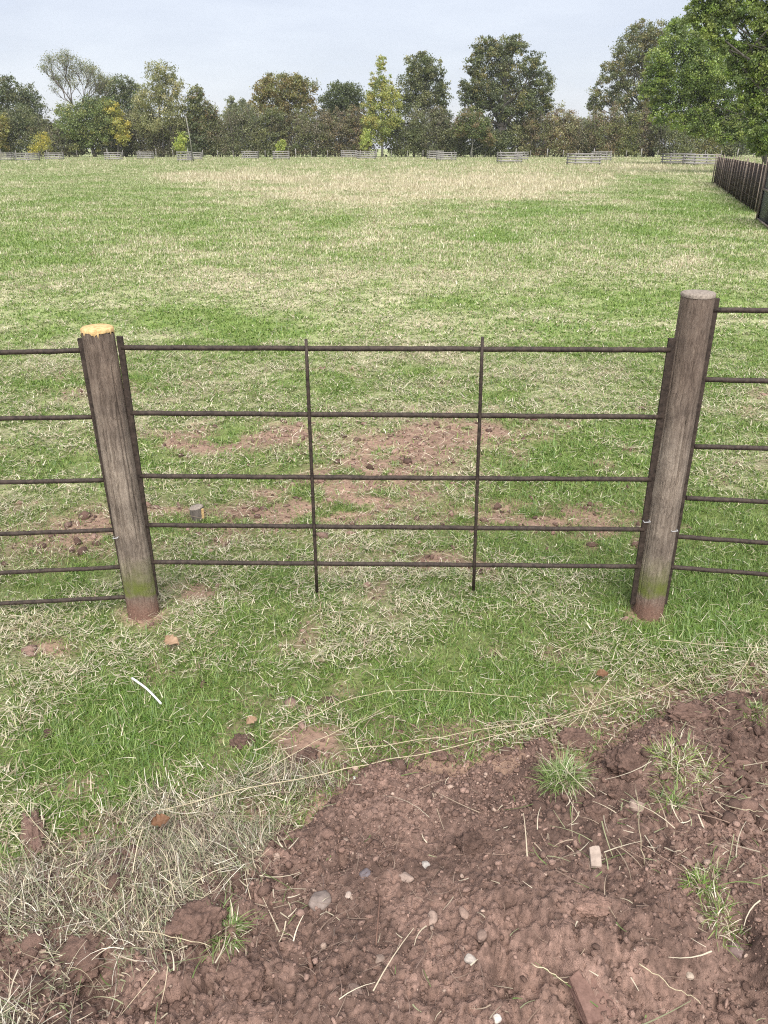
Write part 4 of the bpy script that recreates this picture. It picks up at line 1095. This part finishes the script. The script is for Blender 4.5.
# ------------------------------------------------------------------ air
def haze():
    mb = MB(); mb.bar((0, -12, 21), (0, 400, 21), 620, 44, Vector((1, 0, 0))); m, nt, out = new_mat('haze')
    v = N(nt, 'ShaderNodeVolumePrincipled'); v.inputs['Color'].default_value = (.92, .95, 1, 1); v.inputs['Density'].default_value = .00018
    nt.links.new(v.outputs[0], out.inputs['Volume'])
    o = mb.build('haze', m, smooth=False); tag(o, 'thin pale autumn haze over the pasture', 'haze', kind='stuff')
haze()
# ------------------------------------------------------------------ light, sky, camera
w = bpy.data.worlds.new('World'); scene.world = w; w.use_nodes = True
nt = w.node_tree; nt.nodes.clear()
SUN_EL, SUN_AZ = R(54), R(178)     # azimuth clockwise from +Y
sky = N(nt, 'ShaderNodeTexSky', sky_type='NISHITA'); sky.sun_disc = False; sky.sun_elevation = SUN_EL; sky.sun_rotation = SUN_AZ
tc = N(nt, 'ShaderNodeTexCoord'); mp = N(nt, 'ShaderNodeMapping'); mp.inputs['Scale'].default_value = (1.2, 1.2, 5.5)
nt.links.new(tc.outputs['Generated'], mp.inputs['Vector'])
cn = noise(nt, mp.outputs['Vector'], 2.2, 6, .55)
SKYL = 1.52
cl = ramp(nt, cn, [(.30, (.84*SKYL, .885*SKYL, 1.06*SKYL)), (.45, (.82*SKYL, .84*SKYL, .95*SKYL)), (.58, (.92*SKYL, .94*SKYL, 1.04*SKYL)), (.70, (.85*SKYL, .87*SKYL, .97*SKYL))])
mx = mixc(nt, .92, sky.outputs['Color'], cl)
bg = N(nt, 'ShaderNodeBackground'); bg.inputs['Strength'].default_value = .1; nt.links.new(mx, bg.inputs['Color'])
wo = N(nt, 'ShaderNodeOutputWorld'); nt.links.new(bg.outputs[0], wo.inputs['Surface'])
sl = bpy.data.lights.new('sun', 'SUN'); sl.energy = 1.5; sl.angle = R(50); sl.color = (1, .96, .9)
so = bpy.data.objects.new('sun', sl); C.objects.link(so)
dv = Vector((math.sin(SUN_AZ)*math.cos(SUN_EL), math.cos(SUN_AZ)*math.cos(SUN_EL), math.sin(SUN_EL)))
so.rotation_euler = dv.to_track_quat('Z', 'Y').to_euler(); so.location = (0, -5, 30)
cam = bpy.data.cameras.new('camera'); co = bpy.data.objects.new('camera', cam); C.objects.link(co)
co.location = (0, 0, CAMH); co.rotation_euler = (math.pi/2-PITCH, 0, 0)
cam.sensor_fit = 'VERTICAL'; cam.sensor_height = 36; cam.lens = 36*F/1024; cam.clip_end = 4000; cam.clip_start = .05
scene.camera = co
vs = scene.view_settings; vs.view_transform = 'Standard'; vs.look = 'None'; vs.gamma = 1; vs.use_curve_mapping = False; vs.exposure = 2.33
scene.render.engine = 'CYCLES'; cy = scene.cycles; cy.max_bounces = 6; cy.diffuse_bounces = 3; cy.transmission_bounces = 3; cy.use_denoising = False; cy.denoiser = 'OPENIMAGEDENOISE'; cy.denoising_input_passes = 'RGB_ALBEDO_NORMAL'; cy.pixel_filter_type = 'BLACKMAN_HARRIS'; cy.filter_width = 1.15
